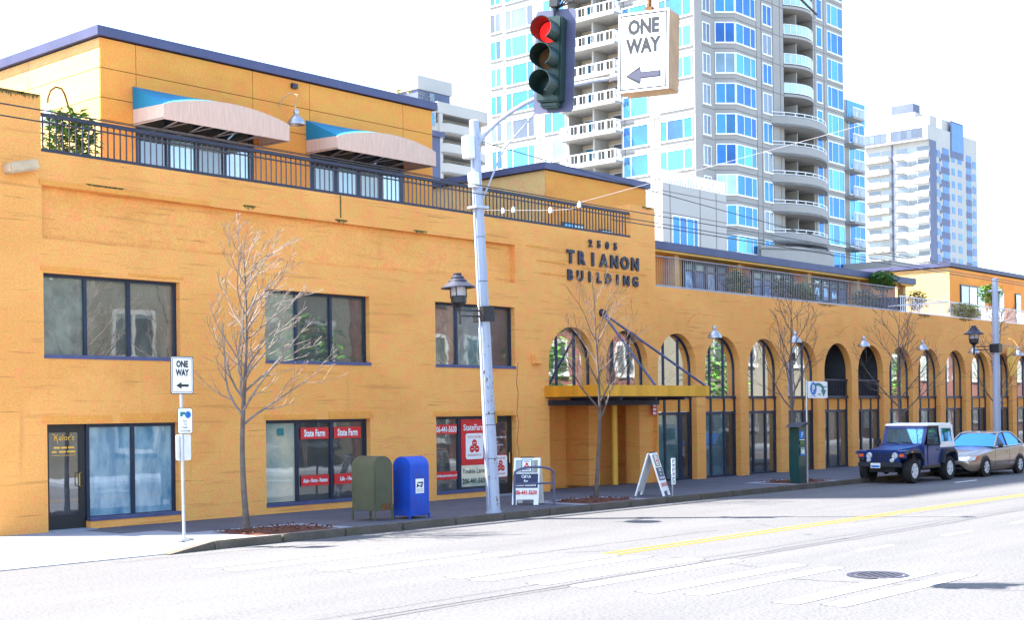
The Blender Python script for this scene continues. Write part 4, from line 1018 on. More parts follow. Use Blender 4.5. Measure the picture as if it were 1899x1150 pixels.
# parking pay station and its sign
x, y = 34.9, 19.75
t = thing('pay_station', 'dark green curved parking pay station with slanted cap by the third tree', 'parking meter', (x, y, .13))
b = MB('meter'); n = 10
prof = [(-.17 + .03 * sin(i / n * pi), .13 + 1.62 * i / n) for i in range(n + 1)]
vs = []
for i in range(n + 1):
    z = .13 + 1.62 * i / n; bow = .10 * sin(pi * i / n); w = .19
    vs += [(x - w - bow * .8, y - .16 - bow * .3, z), (x + w - bow * .2, y - .16 - bow * .3, z), (x + w, y + .14, z), (x - w - bow * .6, y + .14, z)]
b.add(vs, [(4 * i + k, 4 * i + (k + 1) % 4, 4 * i + 4 + (k + 1) % 4, 4 * i + 4 + k) for i in range(n) for k in range(4)] + [(3, 2, 1, 0), (4 * n, 4 * n + 1, 4 * n + 2, 4 * n + 3)]); b.build('housing', t, smooth=True, bevel=.01)
b = MB('plastic'); b.prism([(x - .38, y - .3, 1.76), (x + .22, y - .3, 1.84), (x + .22, y - .3, 1.89), (x - .1, y - .3, 1.87)], (0, .48, 0)); b.build('cap', t)
MB('galv').tube([(x - .05, y, 1.85), (x - .05, y, 2.02)], .012, 6).build('antenna', t)
b = MB('parkblue').box(x - .2, x + .0, y - .215, y - .15, 1.42, 1.64); b.mat('signwhite').text('P', (x - .1, y - .219, 1.46), .15); b.box(x - .22, x + .02, y - .225, y - .2, 1.38, 1.40)
b.mat('leaf').box(x - .2, x + .0, y - .23, y - .2, 1.27, 1.34); b.mat('paleglass').box(x - .2, x - .02, y - .24, y - .21, .98, 1.18); b.mat('parkblue').box(x - .21, x - .01, y - .242, y - .21, .94, .99); b.build('front_panel', t)
x, y = 35.22, 19.62
t = thing('parking_sign', 'white rectangular parking sign with blue P on a slim galvanised pole', 'sign', (x, y, .13))
MB('galv').tube([(x, y, .13), (x, y, 3.1)], .03, 8).build('post', t)
b = MB('whitemetal'); b.rrect(x + .02, x + 1.18, 2.58, 3.07, y - .04, .01, .04); b.mat('parkblue').lathe([(0, -.003), (.19, -.003), (.19, 0)], (x + .34, y - .04, 2.86), 24, 'y'); b.mat('signwhite').text('P', (x + .34, y - .048, 2.76), .2, bold=.02)
b.mat('parkteal'); N = 12
for i in range(N):
    a0, a1 = pi * (1 - i / N), pi * (1 - (i + 1) / N); c = (x + .62, 2.80)
    b.quad(*[(c[0] + r_ * cos(a), y - .045, c[1] + r_ * .6 * sin(a)) for r_, a in ((.24, a0), (.24, a1), (.38, a1), (.38, a0))])
b.add([(x + .78, y - .046, 2.82), (x + 1.1, y - .046, 2.82), (x + .94, y - .046, 2.62)], [(0, 2, 1)]); b.box(x + .84, x + 1.12, y - .046, y - .04, 2.9, 2.93); b.box(x + .6, x + .78, y - .046, y - .04, 2.68, 2.71)
b.mat('parkblue').text('PAY HERE', (x + .34, y - .046, 2.62), .04, .26); b.build('plate', t)
t = thing('wall_banner', 'small golden cloth banner hanging beyond the far lantern pole', 'banner', (60.2, 23.3, 3.6))
b = MB('goldpaint')
for i in range(8):
    z0, z1 = 4.9 - i * .16, 4.9 - (i + 1) * .16; q = lambda z: .12 * sin(z * 4)
    b.quad((59.9 + q(z0), 23.35, z0), (60.6 + q(z0) * .5 - i * .03, 23.2, z0), (60.6 + q(z1) * .5 - (i + 1) * .03, 23.2, z1), (59.9 + q(z1), 23.35, z1))
b.build('cloth', t); MB('galv').tube([(59.8, 23.62, 4.95), (60.7, 23.15, 4.9)], .02, 6).build('rod', t)
# ------------------------------------------------------------------ towers behind
class Face:
    def __init__(s, P, Q, inward=False):
        s.P = Vector((P[0], P[1], 0)); d = Vector((Q[0] - P[0], Q[1] - P[1], 0)); s.L = d.length; s.u = d.normalized(); s.n = Vector((s.u.y, -s.u.x, 0))
    def p(s, a, z, d=0): return s.P + s.u * a + s.n * d + Vector((0, 0, z))
    def box(s, b, a0, a1, z0, z1, d0, d1):
        c = [s.p(a0, z0, d1), s.p(a1, z0, d1), s.p(a1, z0, d0), s.p(a0, z0, d0), s.p(a0, z1, d1), s.p(a1, z1, d1), s.p(a1, z1, d0), s.p(a0, z1, d0)]
        b.add(c, [(0, 3, 2, 1), (4, 5, 6, 7), (0, 1, 5, 4), (1, 2, 6, 5), (2, 3, 7, 6), (3, 0, 4, 7)])
def far_window(fc, a0, a1, z0, z1, n, gm, parent, fm='whitemetal', widths=None, fr=.07, d=0.0):
    "white frame with panes; first of a column, the others are copies"
    b = MB(fm); W_ = widths or [1] * n; t = sum(W_); e = [a0]
    for w in W_: e.append(e[-1] + (a1 - a0) * w / t)
    fc.box(b, a0 - .05, a1 + .05, z1 - fr, z1 + fr * .6, d, d + .07); fc.box(b, a0 - .08, a1 + .08, z0 - fr, z0 + fr, d, d + .12)
    for q in e: fc.box(b, q - fr * .6, q + fr * .6, z0, z1, d, d + .065)
    w = b.build('window', parent)
    for i in range(n):
        b = MB(gm if isinstance(gm, str) else gm[i % len(gm)]); fc.box(b, e[i] + fr * .5, e[i + 1] - fr * .5, z0, z1, d, d + .03); b.build('pane', w)
    return w
def column(fc, a0, a1, z0, z1, n, gms, parent, ks, pitch=2.9, widths=None, fr=.07, d=0.0, fm='whitemetal'):
    protos = {}
    for i, k in enumerate(ks):
        g = gms[(k * 7 + int(a0)) % len(gms)] if len(gms) > 1 else gms[0]
        key = str(g)
        if key not in protos:
            protos[key] = (far_window(fc, a0, a1, z0 + k * pitch, z1 + k * pitch, n, g, parent, widths=widths, fr=fr, d=d, fm=fm), k)
        else:
            w, k0 = protos[key]; inst(w, (0, 0, (k - k0) * pitch))
tw = thing('apartment_tower', 'tall pale concrete apartment tower with big blue windows and white balconies', 'apartment tower', (112, 69.5, 0))
XA = 107.89; TZ = 58.0
plan = [(XA, 97.7), (XA, 86.6), (XA + 2.2, 86.6), (XA + 2.2, 80.0), (XA, 80.0), (XA, 71.39), (108.36, 70.92), (110.58, 70.92), (112, 69.5), (121, 69.5), (121, 72.3), (127, 72.3), (127, 69.5), (133.54, 69.5), (133.54, 97.7)]
MB('tower').prism([(q[0], q[1], 0) for q in plan], (0, 0, TZ)).build('wall', tw)
FL = Face((XA, 97.7), (XA, 71.39)); FN = Face((108.36, 70.92), (110.58, 70.92)); FC = Face((110.58, 70.92), (112, 69.5)); FR = Face((112, 69.5), (133.54, 69.5))
fs = lambda Y: 97.7 - Y
KS = list(range(-7, 8))
G1 = ['skyglass', 'skyglass2', 'skyglass', 'shadeglass']
column(FL, fs(97.1), fs(95.6), 27.95, 30.0, 2, G1, tw, KS)
column(FL, fs(95.0), fs(91.1), 27.85, 30.0, 3, ['skyglass', 'shadeglass', 'skyglass2', 'skyglass'], tw, KS, widths=[1, 2.4, 1])
column(FL, fs(89.8), fs(87.0), 27.85, 30.0, 2, ['skyglass2', 'paleglass'], tw, KS, widths=[1, 1.7])
column(FL, fs(79.75), fs(76.8), 27.9, 30.0, 2, ['skyglass2', 'skyglass'], tw, KS, widths=[1, 2.2])
column(FL, fs(75.4), fs(71.7), 27.9, 29.9, 3, ['skyglass2', 'paleglass', 'skyglass', 'skyglass2'], tw, KS, widths=[1, 2.3, 1.2])
column(FN, .15, 1.35, 28.2, 30.1, 2, ['shadeglass'], tw, KS)
column(FC, .08, 1.95, 28.5, 30.45, 2, ['skyglass2', 'skyglass', 'paleglass', 'skyglass2'], tw, KS)
column(FR, .06, 3.55, 28.5, 30.45, 3, ['skyglass', 'skyglass', 'skyglass2'], tw, KS, widths=[1.2, 1.2, .8])
column(FR, 4.95, 6.6, 28.4, 30.4, 2, ['skyglass', 'shadeglass'], tw, KS)
column(FR, 15.7, 16.8, 28.3, 30.4, 1, ['skyglass'], tw, KS)
column(FR, 18.0, 21.4, 28.2, 30.4, 3, ['skyglass', 'skyglass2'], tw, KS, widths=[.7, 1.2, 1])
# joints in the precast panels at each floor
for k in range(-9, 10):
    b = MB('towerjoint')
    for f, z in ((FL, 27.35), (FN, 27.9), (FC, 27.95), (FR, 27.85)):
        sp_ = ((0, fs(86.6)), (fs(80), f.L)) if f is FL else (((0, 9), (15, f.L)) if f is FR else ((0, f.L),))
        for (a0, a1) in sp_: f.box(b, a0, a1, z + 2.9 * k, z + .05 + 2.9 * k, 0, .02)
    o = b.build('panel_joint', tw); o['kind'] = 'stuff'
b = MB('towerjoint')
for f, aa in ((FL, (2.4, 7.2, 18.1, 21.6, 22.1)), (FR, (3.8, 4.7, 6.9, 8.3, 15.3, 17.3))):
    for a in aa: f.box(b, a, a + .05, 0, TZ, 0, .022)
o = b.build('panel_joint', tw); o['kind'] = 'stuff'
# left balconies: projecting white trays in the recess
k0 = -6
def balcony_left():
    z = 35.45 - 2.9 * 3
    b = MB('tower'); FL.box(b, fs(86.9), fs(79.9), z - .22, z, -2.1, 1.15); s = b.build('balcony', tw)
    b = MB('whitemetal')
    a0, a1 = fs(86.8), fs(79.95)
    for d0, q0, q1 in ((1.1, a0, a1),):
        FL.box(b, q0, q1, z + 1.05, z + 1.15, d0 - .04, d0 + .04); FL.box(b, q0, q1, z + .0, z + .22, d0 - .04, d0 + .04)
        n = 6
        for i in range(n + 1): a = q0 + (q1 - q0) * i / n; FL.box(b, a - .05, a + .05, z, z + 1.1, d0 - .045, d0 + .045)
        for i in range(n):
            a = q0 + (q1 - q0) * i / n
            for j in (1, 4, 7): c = a + (q1 - q0) / n * j / 8; FL.box(b, c - .012, c + .012, z + .2, z + 1.05, d0 - .02, d0 + .02)
    for a in (a0, a1): FL.box(b, a - .04, a + .04, z + 1.05, z + 1.15, 0, 1.1); FL.box(b, a - .04, a + .04, z, z + .2, 0, 1.1)
    for i in range(1, 6):
        for a in (a0, a1): FL.box(b, a - .02, a + .02, z, z + 1.1, i * .2 - .02, i * .2 + .02)
    b.build('balcony_rail', s)
    b = MB('towerwhite'); FL.box(b, fs(83.4), fs(83.2), z, z + 2.7, -2.1, .2); b.build('divider', s)
    b = MB('recess'); FL.box(b, fs(86.55), fs(80.05), z, z + 2.67, -2.19, -2.14); b.build('recess_wall', s)
    for (q0, q1, g) in ((fs(86.2), fs(84.9), 'skyglass2'), (fs(84.9), fs(83.7), 'shadeglass'), (fs(82.6), fs(81.4), 'shadeglass'), (fs(81.4), fs(80.5), 'skyglass')):
        b = MB(g); FL.box(b, q0 + .04, q1 - .04, z + .05, z + 2.2, -2.14, -2.10); b.build('sliding_door', s)
    b = MB('whitemetal'); 
    for q in (fs(86.2), fs(84.9), fs(83.7), fs(82.6), fs(81.4), fs(80.5)): FL.box(b, q - .05, q + .05, z, z + 2.3, -2.2, -2.1)
    FL.box(b, fs(86.2), fs(80.5), z + 2.2, z + 2.3, -2.2, -2.1); b.build('door_frame', s)
    return s
s0 = balcony_left()
for k in range(-3, 8):
    if k: inst(s0, (0, 0, 2.9 * k))
def arc_strip(b, cx, y, w, sag, z0, z1, th=.1, n=14, inset=0):
    "curved wall in plan between cx-w and cx+w bulging to -y"
    pts = []
    for i in range(n + 1):
        t = -1 + 2 * i / n; pts.append((cx + w * t, y - sag * (1 - t * t)))
    vs = [(q[0], q[1], z0) for q in pts] + [(q[0], q[1], z1) for q in pts] + [(q[0], q[1] + th, z0) for q in pts] + [(q[0], q[1] + th, z1) for q in pts]
    m = n + 1; fs_ = []
    for i in range(n):
        fs_ += [(i, i + 1, m + i + 1, m + i), (2 * m + i, 3 * m + i, 3 * m + i + 1, 2 * m + i + 1), (m + i, m + i + 1, 3 * m + i + 1, 3 * m + i), (i, 2 * m + i, 2 * m + i + 1, i + 1)]
    b.add(vs, fs_); return pts
def slab(b, cx, y, w, sag, z0, z1, back, n=14):
    pts = [(cx + w * (-1 + 2 * i / n), y - sag * (1 - (-1 + 2 * i / n) ** 2)) for i in range(n + 1)]
    poly = [(q[0], q[1], z0) for q in pts] + [(cx + w, back, z0), (cx - w, back, z0)]
    b.prism(poly, (0, 0, z1 - z0))
def curved_balcony(z, w, sag, solid):
    b = MB('tower'); slab(b, 124, 69.48, w, sag, z - .25, z, 72.3 if w < 3.2 else 69.49)
    if solid: arc_strip(b, 124, 69.48, w, sag, z - .25, z + .72)
    s = b.build('balcony', tw)
    if w > 3.2: b = MB('tower'); b.box(121.01, 126.99, 69.4, 72.28, z - .24, z - .02); b.build('balcony_floor', s)
    b = MB('whitemetal'); zt = z + 1.15; zb = z + (.78 if solid else .12)
    pts = arc_strip(b, 124, 69.48, w - .1, sag - .02, zt - .06, zt, .06)
    arc_strip(b, 124, 69.48, w - .1, sag - .02, zb, zb + .05, .06)
    n = 9
    for i in range(n + 1):
        t = -1 + 2 * i / n; x = 124 + (w - .1) * t; y = 69.48 - (sag - .02) * (1 - t * t); b.box(x - .04, x + .04, y - .0, y + .07, zb, zt)
    b.build('balcony_rail', s)
    if not solid:
        b = MB('paleglass'); arc_strip(b, 124, 69.51, w - .15, sag - .02, zb + .05, zt - .08, .02); b.build('balcony_panel', s)
    b = MB('towerwhite'); b.box(123.7, 123.85, 69.6, 72.28, z, z + 2.62); b.build('divider', s)
    MB('recess').box(121.02, 126.98, 72.22, 72.28, z, z + 2.6).build('recess_wall', s)
    for (q0, q1) in ((121.3, 122.6), (124.3, 125.3)):
        MB('shadeglass').box(q0, q1, 72.16, 72.21, z, z + 2.2).build('sliding_door', s); MB('whitemetal').box(q0 - .07, q0, 72.15, 72.29, z, z + 2.25).box(q1, q1 + .07, 72.15, 72.29, z, z + 2.25).build('door_frame', s)
    MB('skyglass').box(126.3, 126.97, 72.16, 72.21, z + .3, z + 2.4).build('side_pane', s)
    return s
s1_ = curved_balcony(36.8, 2.95, 1.0, False)
for k in (-1, 1, 2, 3, 4): inst(s1_, (0, 0, 2.95 * k))
s2_ = curved_balcony(30.55, 5.6, 1.9, True)
for k in (-1, -2, -3, -4): inst(s2_, (0, 0, 2.9 * k))
# lower drum under the curved balconies
b = MB('tower'); arc_strip(b, 122.6, 69.0, 7.2, 2.6, 0, 17.9, .3); slab(b, 122.6, 69.0, 7.2, 2.6, 17.7, 18.1, 69.4); b.build('drum', tw)
b = MB('shadeglass'); arc_strip(b, 124.4, 66.75, 1.1, .05, 13.0, 16.3, .05); b.build('drum_window', tw)
b = MB('shadeglass'); arc_strip(b, 127.1, 67.5, .8, -.1, 13.0, 16.0, .05); b.build('drum_window', tw)
b = MB('skyglass2'); b.box(116.9, 119.0, 66.9, 68.4, 13.4, 16.2); b.build('drum_window', tw)
# lower right wing with balconies
b = MB('tower').box(133.55, 143.3, 72, 92, 0, 36.6); b.build('wing_wall', tw)
FW = Face((133.55, 72), (143.3, 72))
column(FW, 5.9, 9.5, 29.0, 31.4, 3, ['skyglass', 'skyglass2'], tw, range(-6, 2), widths=[1, .8, 1])
MB('skyglass2').box(139, 143.32, 71.95, 72, 34.0, 36.6).build('wing_glazing', tw)
b = MB('tower'); FW.box(b, 4.6, 7.2, 28.4, 28.65, 0, 1.3); wb_ = b.build('balcony', tw)
b = MB('whitemetal'); FW.box(b, 4.6, 7.2, 29.6, 29.7, 1.2, 1.28)
for i in range(9): FW.box(b, 4.6 + i * .32, 4.66 + i * .32, 28.65, 29.6, 1.2, 1.28)
for q in (.3, .7, 1.1): FW.box(b, 7.1, 7.18, 28.65, 29.6, q, q + .06)
b.build('balcony_rail', wb_)
for k in (-4, -3, -2, -1, 1, 2): inst(wb_, (0, 0, 2.9 * k))
# podium buildings stepping down in front
MB('tower').box(133, 172, 64, 72, 0, 17.6).build('podium_wing', tw)
FP = Face((133, 64), (172, 64)); 
for a in (3.0, 8.5, 14, 19.5, 25): far_window(FP, a, a + 3.2, 13.6, 15.4, 3, 'shadeglass', tw)
b = MB('towerwhite').box(88.9, 98.2, 62, 78, 0, 20.3); b.box(98.21, 107.8, 66, 78, 0, 14.4); b.build('podium', tw)
FQ = Face((80, 62), (98.2, 62)); FQL = Face((88.9, 78), (88.9, 62)); FQ2 = Face((98.21, 66), (107.8, 66))
far_window(FQ, 10.2, 13.8, 14.8, 17.8, 4, 'skyglass', tw, widths=[1, 1, 1, .6]); far_window(FQ, 10.2, 13.8, 10.6, 13.2, 3, 'tealglass', tw); far_window(FQL, 11.5, 14.5, 16.0, 18.0, 2, 'skyglass2', tw)
far_window(FQ2, .6, 2.2, 15.2, 17.2, 1, 'skyglass2', tw); 
b = MB('tower').box(98.2, 112.2, 66.02, 71.3, 14.41, 14.9).box(98.3, 107.85, 68, 71.3, 14.9, 18.4); b.build('podium_terrace', tw)
F3 = Face((101, 68), (107.85, 68)); far_window(F3, .5, 3.4, 15.4, 17.8, 2, 'tealglass', tw); far_window(F3, 4.2, 6.7, 15.4, 17.8, 3, 'tealglass', tw)
b = MB('whitemetal')
b.box(98.3, 112, 65.95, 66.05, 15.75, 15.85); b.box(88.9, 98.1, 62.0, 62.1, 21.2, 21.32); b.box(88.9, 98.1, 62.0, 62.1, 20.4, 20.5)
for i in range(24): b.box(88.95 + i * .39, 89.05 + i * .39, 62.0, 62.1, 20.3, 21.2)
for i in range(28): b.box(98.4 + i * .5, 98.46 + i * .5, 65.95, 66.05, 14.9, 15.8)
for i in range(16): b.box(83.5 + i * .5, 83.62 + i * .5, 70.6, 76, 21.6, 21.75)
b.box(83.3, 91.7, 71.4, 71.6, 21.4, 21.59); b.box(83.3, 91.7, 75.2, 75.4, 21.4, 21.59); b.box(91.5, 91.7, 71.4, 71.6, 20.3, 21.4); b.build('terrace_rail', tw)
FD = Face((112, 69.5), (121, 69.5)); far_window(FD, .3, 3.6, 14.2, 17.2, 3, 'tealglass', tw, d=.05)
b = MB('towerjoint')
for zz in (12.2, 15.0, 17.9, 19.6): FQ.box(b, 8.9, 18.2, zz, zz + .05, 0, .02); FQL.box(b, 0, 16, zz, zz + .05, 0, .02)
for a in (9.9, 14.2, 16.6): FQ.box(b, a, a + .05, 0, 20.3, 0, .022)
o = b.build('panel_joint', tw); o['kind'] = 'stuff'
# round light fixture on the podium
MB('whitemetal').lathe([(0, -.1), (.5, -.08), (.5, 0)], (105.4, 67.95, 13.0), 18, 'y').build('round_vent', tw)

# second tower, further away
t2_ = thing('apartment_tower', 'distant white apartment tower with banded balconies and blue-grey end columns', 'apartment tower', (286.5, 128.4, 0))
MB('towerwhite').box(286.5, 311.9, 128.4, 143.8, 0, 61.0).build('wall', t2_)
MB('towerwhite').box(285.2, 311.9, 128.39, 144.2, 61.0, 64.2).box(294, 305, 129, 138, 64.2, 66.8).box(286.4, 290, 128.39, 143.9, 64.2, 66.4).build('crown', t2_)
f2 = Face((286.5, 143.8), (286.5, 128.4)); f2c = Face((285.2, 144.2), (285.2, 128.39)); fr2 = Face((286.5, 128.4), (311.9, 128.4))
far_window(f2c, .6, 6.0, 61.6, 63.5, 4, 'shadeglass', t2_, 'slate', d=.0); far_window(f2c, 7.2, 14.6, 61.6, 63.6, 6, 'shadeglass', t2_, 'slate')
b = MB('slate').box(286.45, 286.49, 137.1, 137.5, 0, 61).box(286.0, 289.4, 128.3, 128.39, 0, 61); b.build('pilaster', t2_)
def storey():
    z = 57.4
    b = MB('towerwhite'); f2.box(b, 0, 3.9, z - .1, z + 1.25, .0, 1.1); f2.box(b, 3.9, 6.2, z - .1, z + 1.0, .0, 1.5)
    s = b.build('balcony', t2_)
    b = MB('towerwhite'); b.prism([tuple(f2.p(7.0, z + 1.3, 0)), tuple(f2.p(7.0, z + .1, 0)), tuple(f2.p(10.4, z - .3, 1.3)), tuple(f2.p(10.4, z + .9, 1.3))], tuple(f2.n * .15)); b.build('balcony_front', s)
    b = MB('whitemetal'); f2.box(b, 10.4, 12.2, z - .1, z + .8, .9, 1.2); f2.box(b, 12.2, 15.2, z, z + 1.2, .0, .7); b.build('balcony_rail', s)
    for (a0, a1, g) in ((.8, 3.6, 'shadeglass'), (4.0, 6.2, 'dkglass'), (7.6, 10.0, 'shadeglass'), (10.3, 12.2, 'dkglass'), (12.4, 15.0, 'shadeglass')):
        b = MB(g); f2.box(b, a0, a1, z + 1.25, z + 2.35, 0, .05); b.build('pane', s)
    return s
st = storey()
for k in range(1, 15): inst(st, (0, 0, -2.9 * k))
def endwin():
    z = 57.2; b = MB('slate')
    fr2.box(b, 5.5, 10.0, z, z + 1.5, 0, .04); fr2.box(b, 4.6, 5.5, z - .4, z + .4, 0, .04); fr2.box(b, 19.0, 22.2, z, z + 1.4, 0, .04); s = b.build('end_panel', t2_); s['kind'] = 'stuff'
    for (a0, a1, z0, z1) in ((3.2, 5.0, .5, 2.0), (6.4, 9.6, 1.5, 2.9), (11.2, 12.9, .3, 1.8), (14.6, 16.6, .3, 1.8), (19.4, 22.0, 1.4, 2.9), (22.8, 24.6, .3, 1.9)):
        b = MB('deepblue2'); fr2.box(b, a0, a1, z + z0, z + z1, 0, .06); b.build('pane', s)
    return s
ew = endwin()
for k in range(1, 15): inst(ew, (0, 0, -2.9 * k))
b = MB('slate'); fr2.box(b, 10.6, 17.6, 58.5, 66.8, 0, .1); b.build('glazed_stair', t2_)
b = MB('deepblue2'); fr2.box(b, 11.0, 17.2, 60, 66.4, .1, .15); b.build('pane', t2_)
b = MB('slate'); b.box(289, 292.5, 133.4, 138.6, 68.2, 70.2); b.build('tank', t2_); MB('towerwhite').box(289, 293, 133, 139, 66.4, 68.2).build('roof_house', t2_)

# pale stepped block behind the left penthouse
w3_ = thing('apartment_block', 'white stepped apartment block with deep balconies behind the first roof', 'apartment block', (145, 138, 0))
MB('towerwhite').box(139.3, 141.3, 138, 152, 0, 47.2).box(141.3, 153.5, 140.3, 152, 0, 46.3).build('wall', w3_)
MB('towerwhite').box(141.3, 153.5, 137.6, 140.3, 45.7, 47.3).build('parapet', w3_)
b = MB('slate').box(140.9, 147.6, 141.2, 148, 46.3, 49.6); b.build('roof_house', w3_); MB('towerwhite').box(140.7, 147.9, 141.0, 148.3, 49.6, 51.6).build('roof_band', w3_)
MB('shadeglass').box(143.2, 144.2, 141.1, 141.19, 47.3, 49.4).build('pane', w3_)
def blk():
    z = 42.75; b = MB('towerwhite'); b.prism([(141.3, 138.0, z), (143.0, 136.9, z), (148.6, 136.9, z), (153.5, 139.5, z), (153.5, 140.3, z), (141.3, 140.3, z)], (0, 0, .25))
    for (p, q) in (((141.3, 138.0), (143.0, 136.9)), ((143.0, 136.9), (148.6, 136.9)), ((148.6, 136.9), (153.5, 139.5))):
        b.prism([(p[0], p[1], z), (q[0], q[1], z), (q[0], q[1] + .2, z), (p[0], p[1] + .2, z)], (0, 0, 1.5))
    s = b.build('balcony', w3_)
    MB('towerwhite').box(141.6, 142.3, 137.6, 138.0, z, z + 2.9).box(149.6, 150.1, 137.9, 138.3, z, z + 2.9).build('post', s)
    for (a, c) in ((142.6, 145.2), (146.6, 149.4), (150.6, 152.8)): MB('shadeglass').box(a, c, 140.2, 140.29, z + .3, z + 2.5).build('pane', s)
    MB('skyglass2').box(138.6, 140.9, 137.9, 137.99, z + 1.0, z + 2.8).build('pane', s)
    MB('terracotta').box(142.6, 149.4, 137.3, 137.4, z + 1.5, z + 1.56).build('balcony_rail', s)
    return s
s = blk()
for k in range(1, 8): inst(s, (0, 0, -2.9 * k))
h = thing('roof_shed', 'small blue-grey hut with flat dark top just right of the left penthouse', 'building', (54, 56, 0))
MB('slate').box(52.6, 55.6, 54, 58, 0, 17.9).build('wall', h); MB('fascia').box(52.4, 55.8, 53.8, 58.2, 17.9, 18.2).build('roof', h); MB('whitemetal').box(54.75, 55.1, 53.93, 54, 16.2, 16.9).build('window_frame', h)
tag(MB('towerwhite').box(120, 190, 90, 130, 0, 12).build('apartment_block'), 'low white block between the two towers behind the far terrace', 'apartment block')

# tall block standing out of the picture behind the left end of the building; its shade lies across the middle roof and the far road
sh = thing('office_tower', 'tall cream office tower standing behind the left end of the orange building', 'office tower', (8, 66, 0))
MB('creambld').box(-4.2, 24, 62, 78, 0, 77).build('wall', sh)
fo = Face((-4.2, 62), (24, 62)); w = far_window(fo, 1, 4, 4, 6, 3, 'skyglass', sh)
for i in range(7):
    for k in range(0, 22, 1):
        if (i or k) and k % 2 == 0: inst(w, (i * 3.85, 0, k * 3.2))
# ------------------------------------------------------------------ street opposite (seen in the windows)
def opposite(x0, x1, y1, h, mat, label, trim='offtrim', nfl=3, wst=3.0):
    t = thing('street_building', label, 'building', ((x0 + x1) / 2, y1, 0))
    MB(mat).box(x0, x1, y1 - 14, y1, 0, h).build('wall', t); MB(trim).box(x0 - .1, x1 + .1, y1 - 14.1, y1 + .25, h, h + .4).build('cornice', t)
    fo = Face((x1, y1), (x0, y1)); fh = h / nfl; w = None; n = int((x1 - x0 - 1) / wst)
    for k in range(nfl):
        for i in range(n):
            if w is None: w = far_window(fo, 1.0, 2.7, fh * k + 1.0, fh * k + 2.7, 2, 'dkglass', t, 'offtrim', fr=.1)
            else: inst(w, (-i * wst, 0, fh * k))
    return t
opposite(25, 40, 3.2, 10.5, 'creambld', 'cream three-storey building on the near side of the street')
opposite(40.2, 62, 3.2, 9.6, 'brick', 'red brick building on the near side of the street with white sash windows')
opposite(62.4, 84, 3.0, 12, 'creambld', 'taller cream building with white cornice along the near side of the street')
opposite(84.4, 130, 3.2, 10, 'brick', 'long red brick row at the far end of the near side')
struct(MB('lightconc').box(24, 200, 3.2, 7.2, -.02, .13).build('pavement_opposite'))
# ------------------------------------------------------------------ bare street trees
def limb(b, p, d, L, r, depth, rng, nseg=5, up=.10, sweep=Vector((0, 0, 0)), minr=.004):
    pts = [p.copy()]; q = p.copy(); dd = d.normalized(); dirs_ = []
    for i in range(nseg):
        dd = (dd + Vector((rng.uniform(-.16, .16), rng.uniform(-.16, .16), rng.uniform(-.06, .12) + up)) + sweep).normalized()
        q = q + dd * L / nseg; pts.append(q.copy()); dirs_.append(dd.copy())
    rs = [max(minr, r * (1 - .8 * i / nseg)) for i in range(nseg + 1)]
    b.tube(pts, rs, 5 if r > .012 else 3, cap=False)
    if depth <= 0: return
    n = {3: 6, 2: 5, 1: 3}[depth]
    for k in range(n):
        t = .18 + .8 * (k + rng.random() * .6) / n; i = min(nseg - 1, int(t * nseg)); base = pts[i].lerp(pts[i + 1], t * nseg - i)
        a = rng.uniform(0, 2 * pi); ax = dirs_[i]; o = ax.orthogonal().normalized(); o = Matrix.Rotation(a, 3, ax) @ o
        nd = (ax * .8 + o * rng.uniform(.45, .85)).normalized()
        limb(b, base, nd, L * rng.uniform(.34, .58) * (1.1 - .5 * t), rs[i] * .6, depth - 1, rng, 4, up, sweep, minr)
def tree(loc, H, z0, spread, seed, label, sweep=Vector((0, 0, 0)), n=15, mat='bark', lean=(0, 0), r0=.055, minr=.004, depth=2, group='bare young street trees in the pavement pits'):
    rng = random.Random(seed); x, y, z = loc
    t = thing('street_tree', label, 'tree', loc, group=group)
    pts = []; m = 14
    for i in range(m + 1):
        s_ = i / m; pts.append(Vector((x + lean[0] * s_ + .05 * sin(s_ * 7 + seed), y + lean[1] * s_ + .04 * sin(s_ * 5 + seed * 2), z + H * s_)))
    rs = [r0 * 1.25] + [max(.006, r0 * (1 - .9 * (i / m) ** 1.2)) for i in range(1, m + 1)]
    MB('bark').tube(pts, rs, 9).build('trunk', t, smooth=True)
    for k in range(n):
        s_ = z0 + (.96 - z0) * (k + rng.random() * .5) / n; i = min(m - 1, int(s_ * m)); base = pts[i].lerp(pts[i + 1], s_ * m - i)
        a = k * 2.4 + rng.uniform(-.5, .5); f = (1 - (s_ - z0) / (1 - z0))
        d = Vector((cos(a), sin(a), .62 + .55 * rng.random() + .5 * (1 - f)))
        L = spread * (.38 + .75 * f ** .7) * rng.uniform(.85, 1.2)
        b = MB(mat); limb(b, base, d, L, rs[i] * .55 + .004, depth, rng, 6, .05, sweep, minr); b.build('branch', t)
    return t
tree((15.98, 20.72, .14), 5.3, .37, 1.75, 3, 'sunlit bare pale-twigged tree in the first mulch pit, swept to the right', Vector((.10, -.04, .02)), 26, 'barklight', (.05, .05), .06, .005, 2)
tree((26.7, 20.68, .14), 5.2, .36, 1.85, 11, 'bare grey tree rising in front of the entrance canopy', n=14, lean=(.1, 0), minr=.0042)
tree((35.95, 20.5, .14), 5.4, .34, 1.9, 21, 'bare tree behind the blue P parking sign', n=12, minr=.005)
tree((43.3, 20.6, .14), 5.3, .34, 2.0, 31, 'bare tree standing just behind the dark blue off-road car', n=12, minr=.0055)
tree((51.6, 20.6, .14), 5.5, .34, 2.0, 41, 'bare tree at the right edge of the picture past the tall lantern pole', n=11, minr=.006)
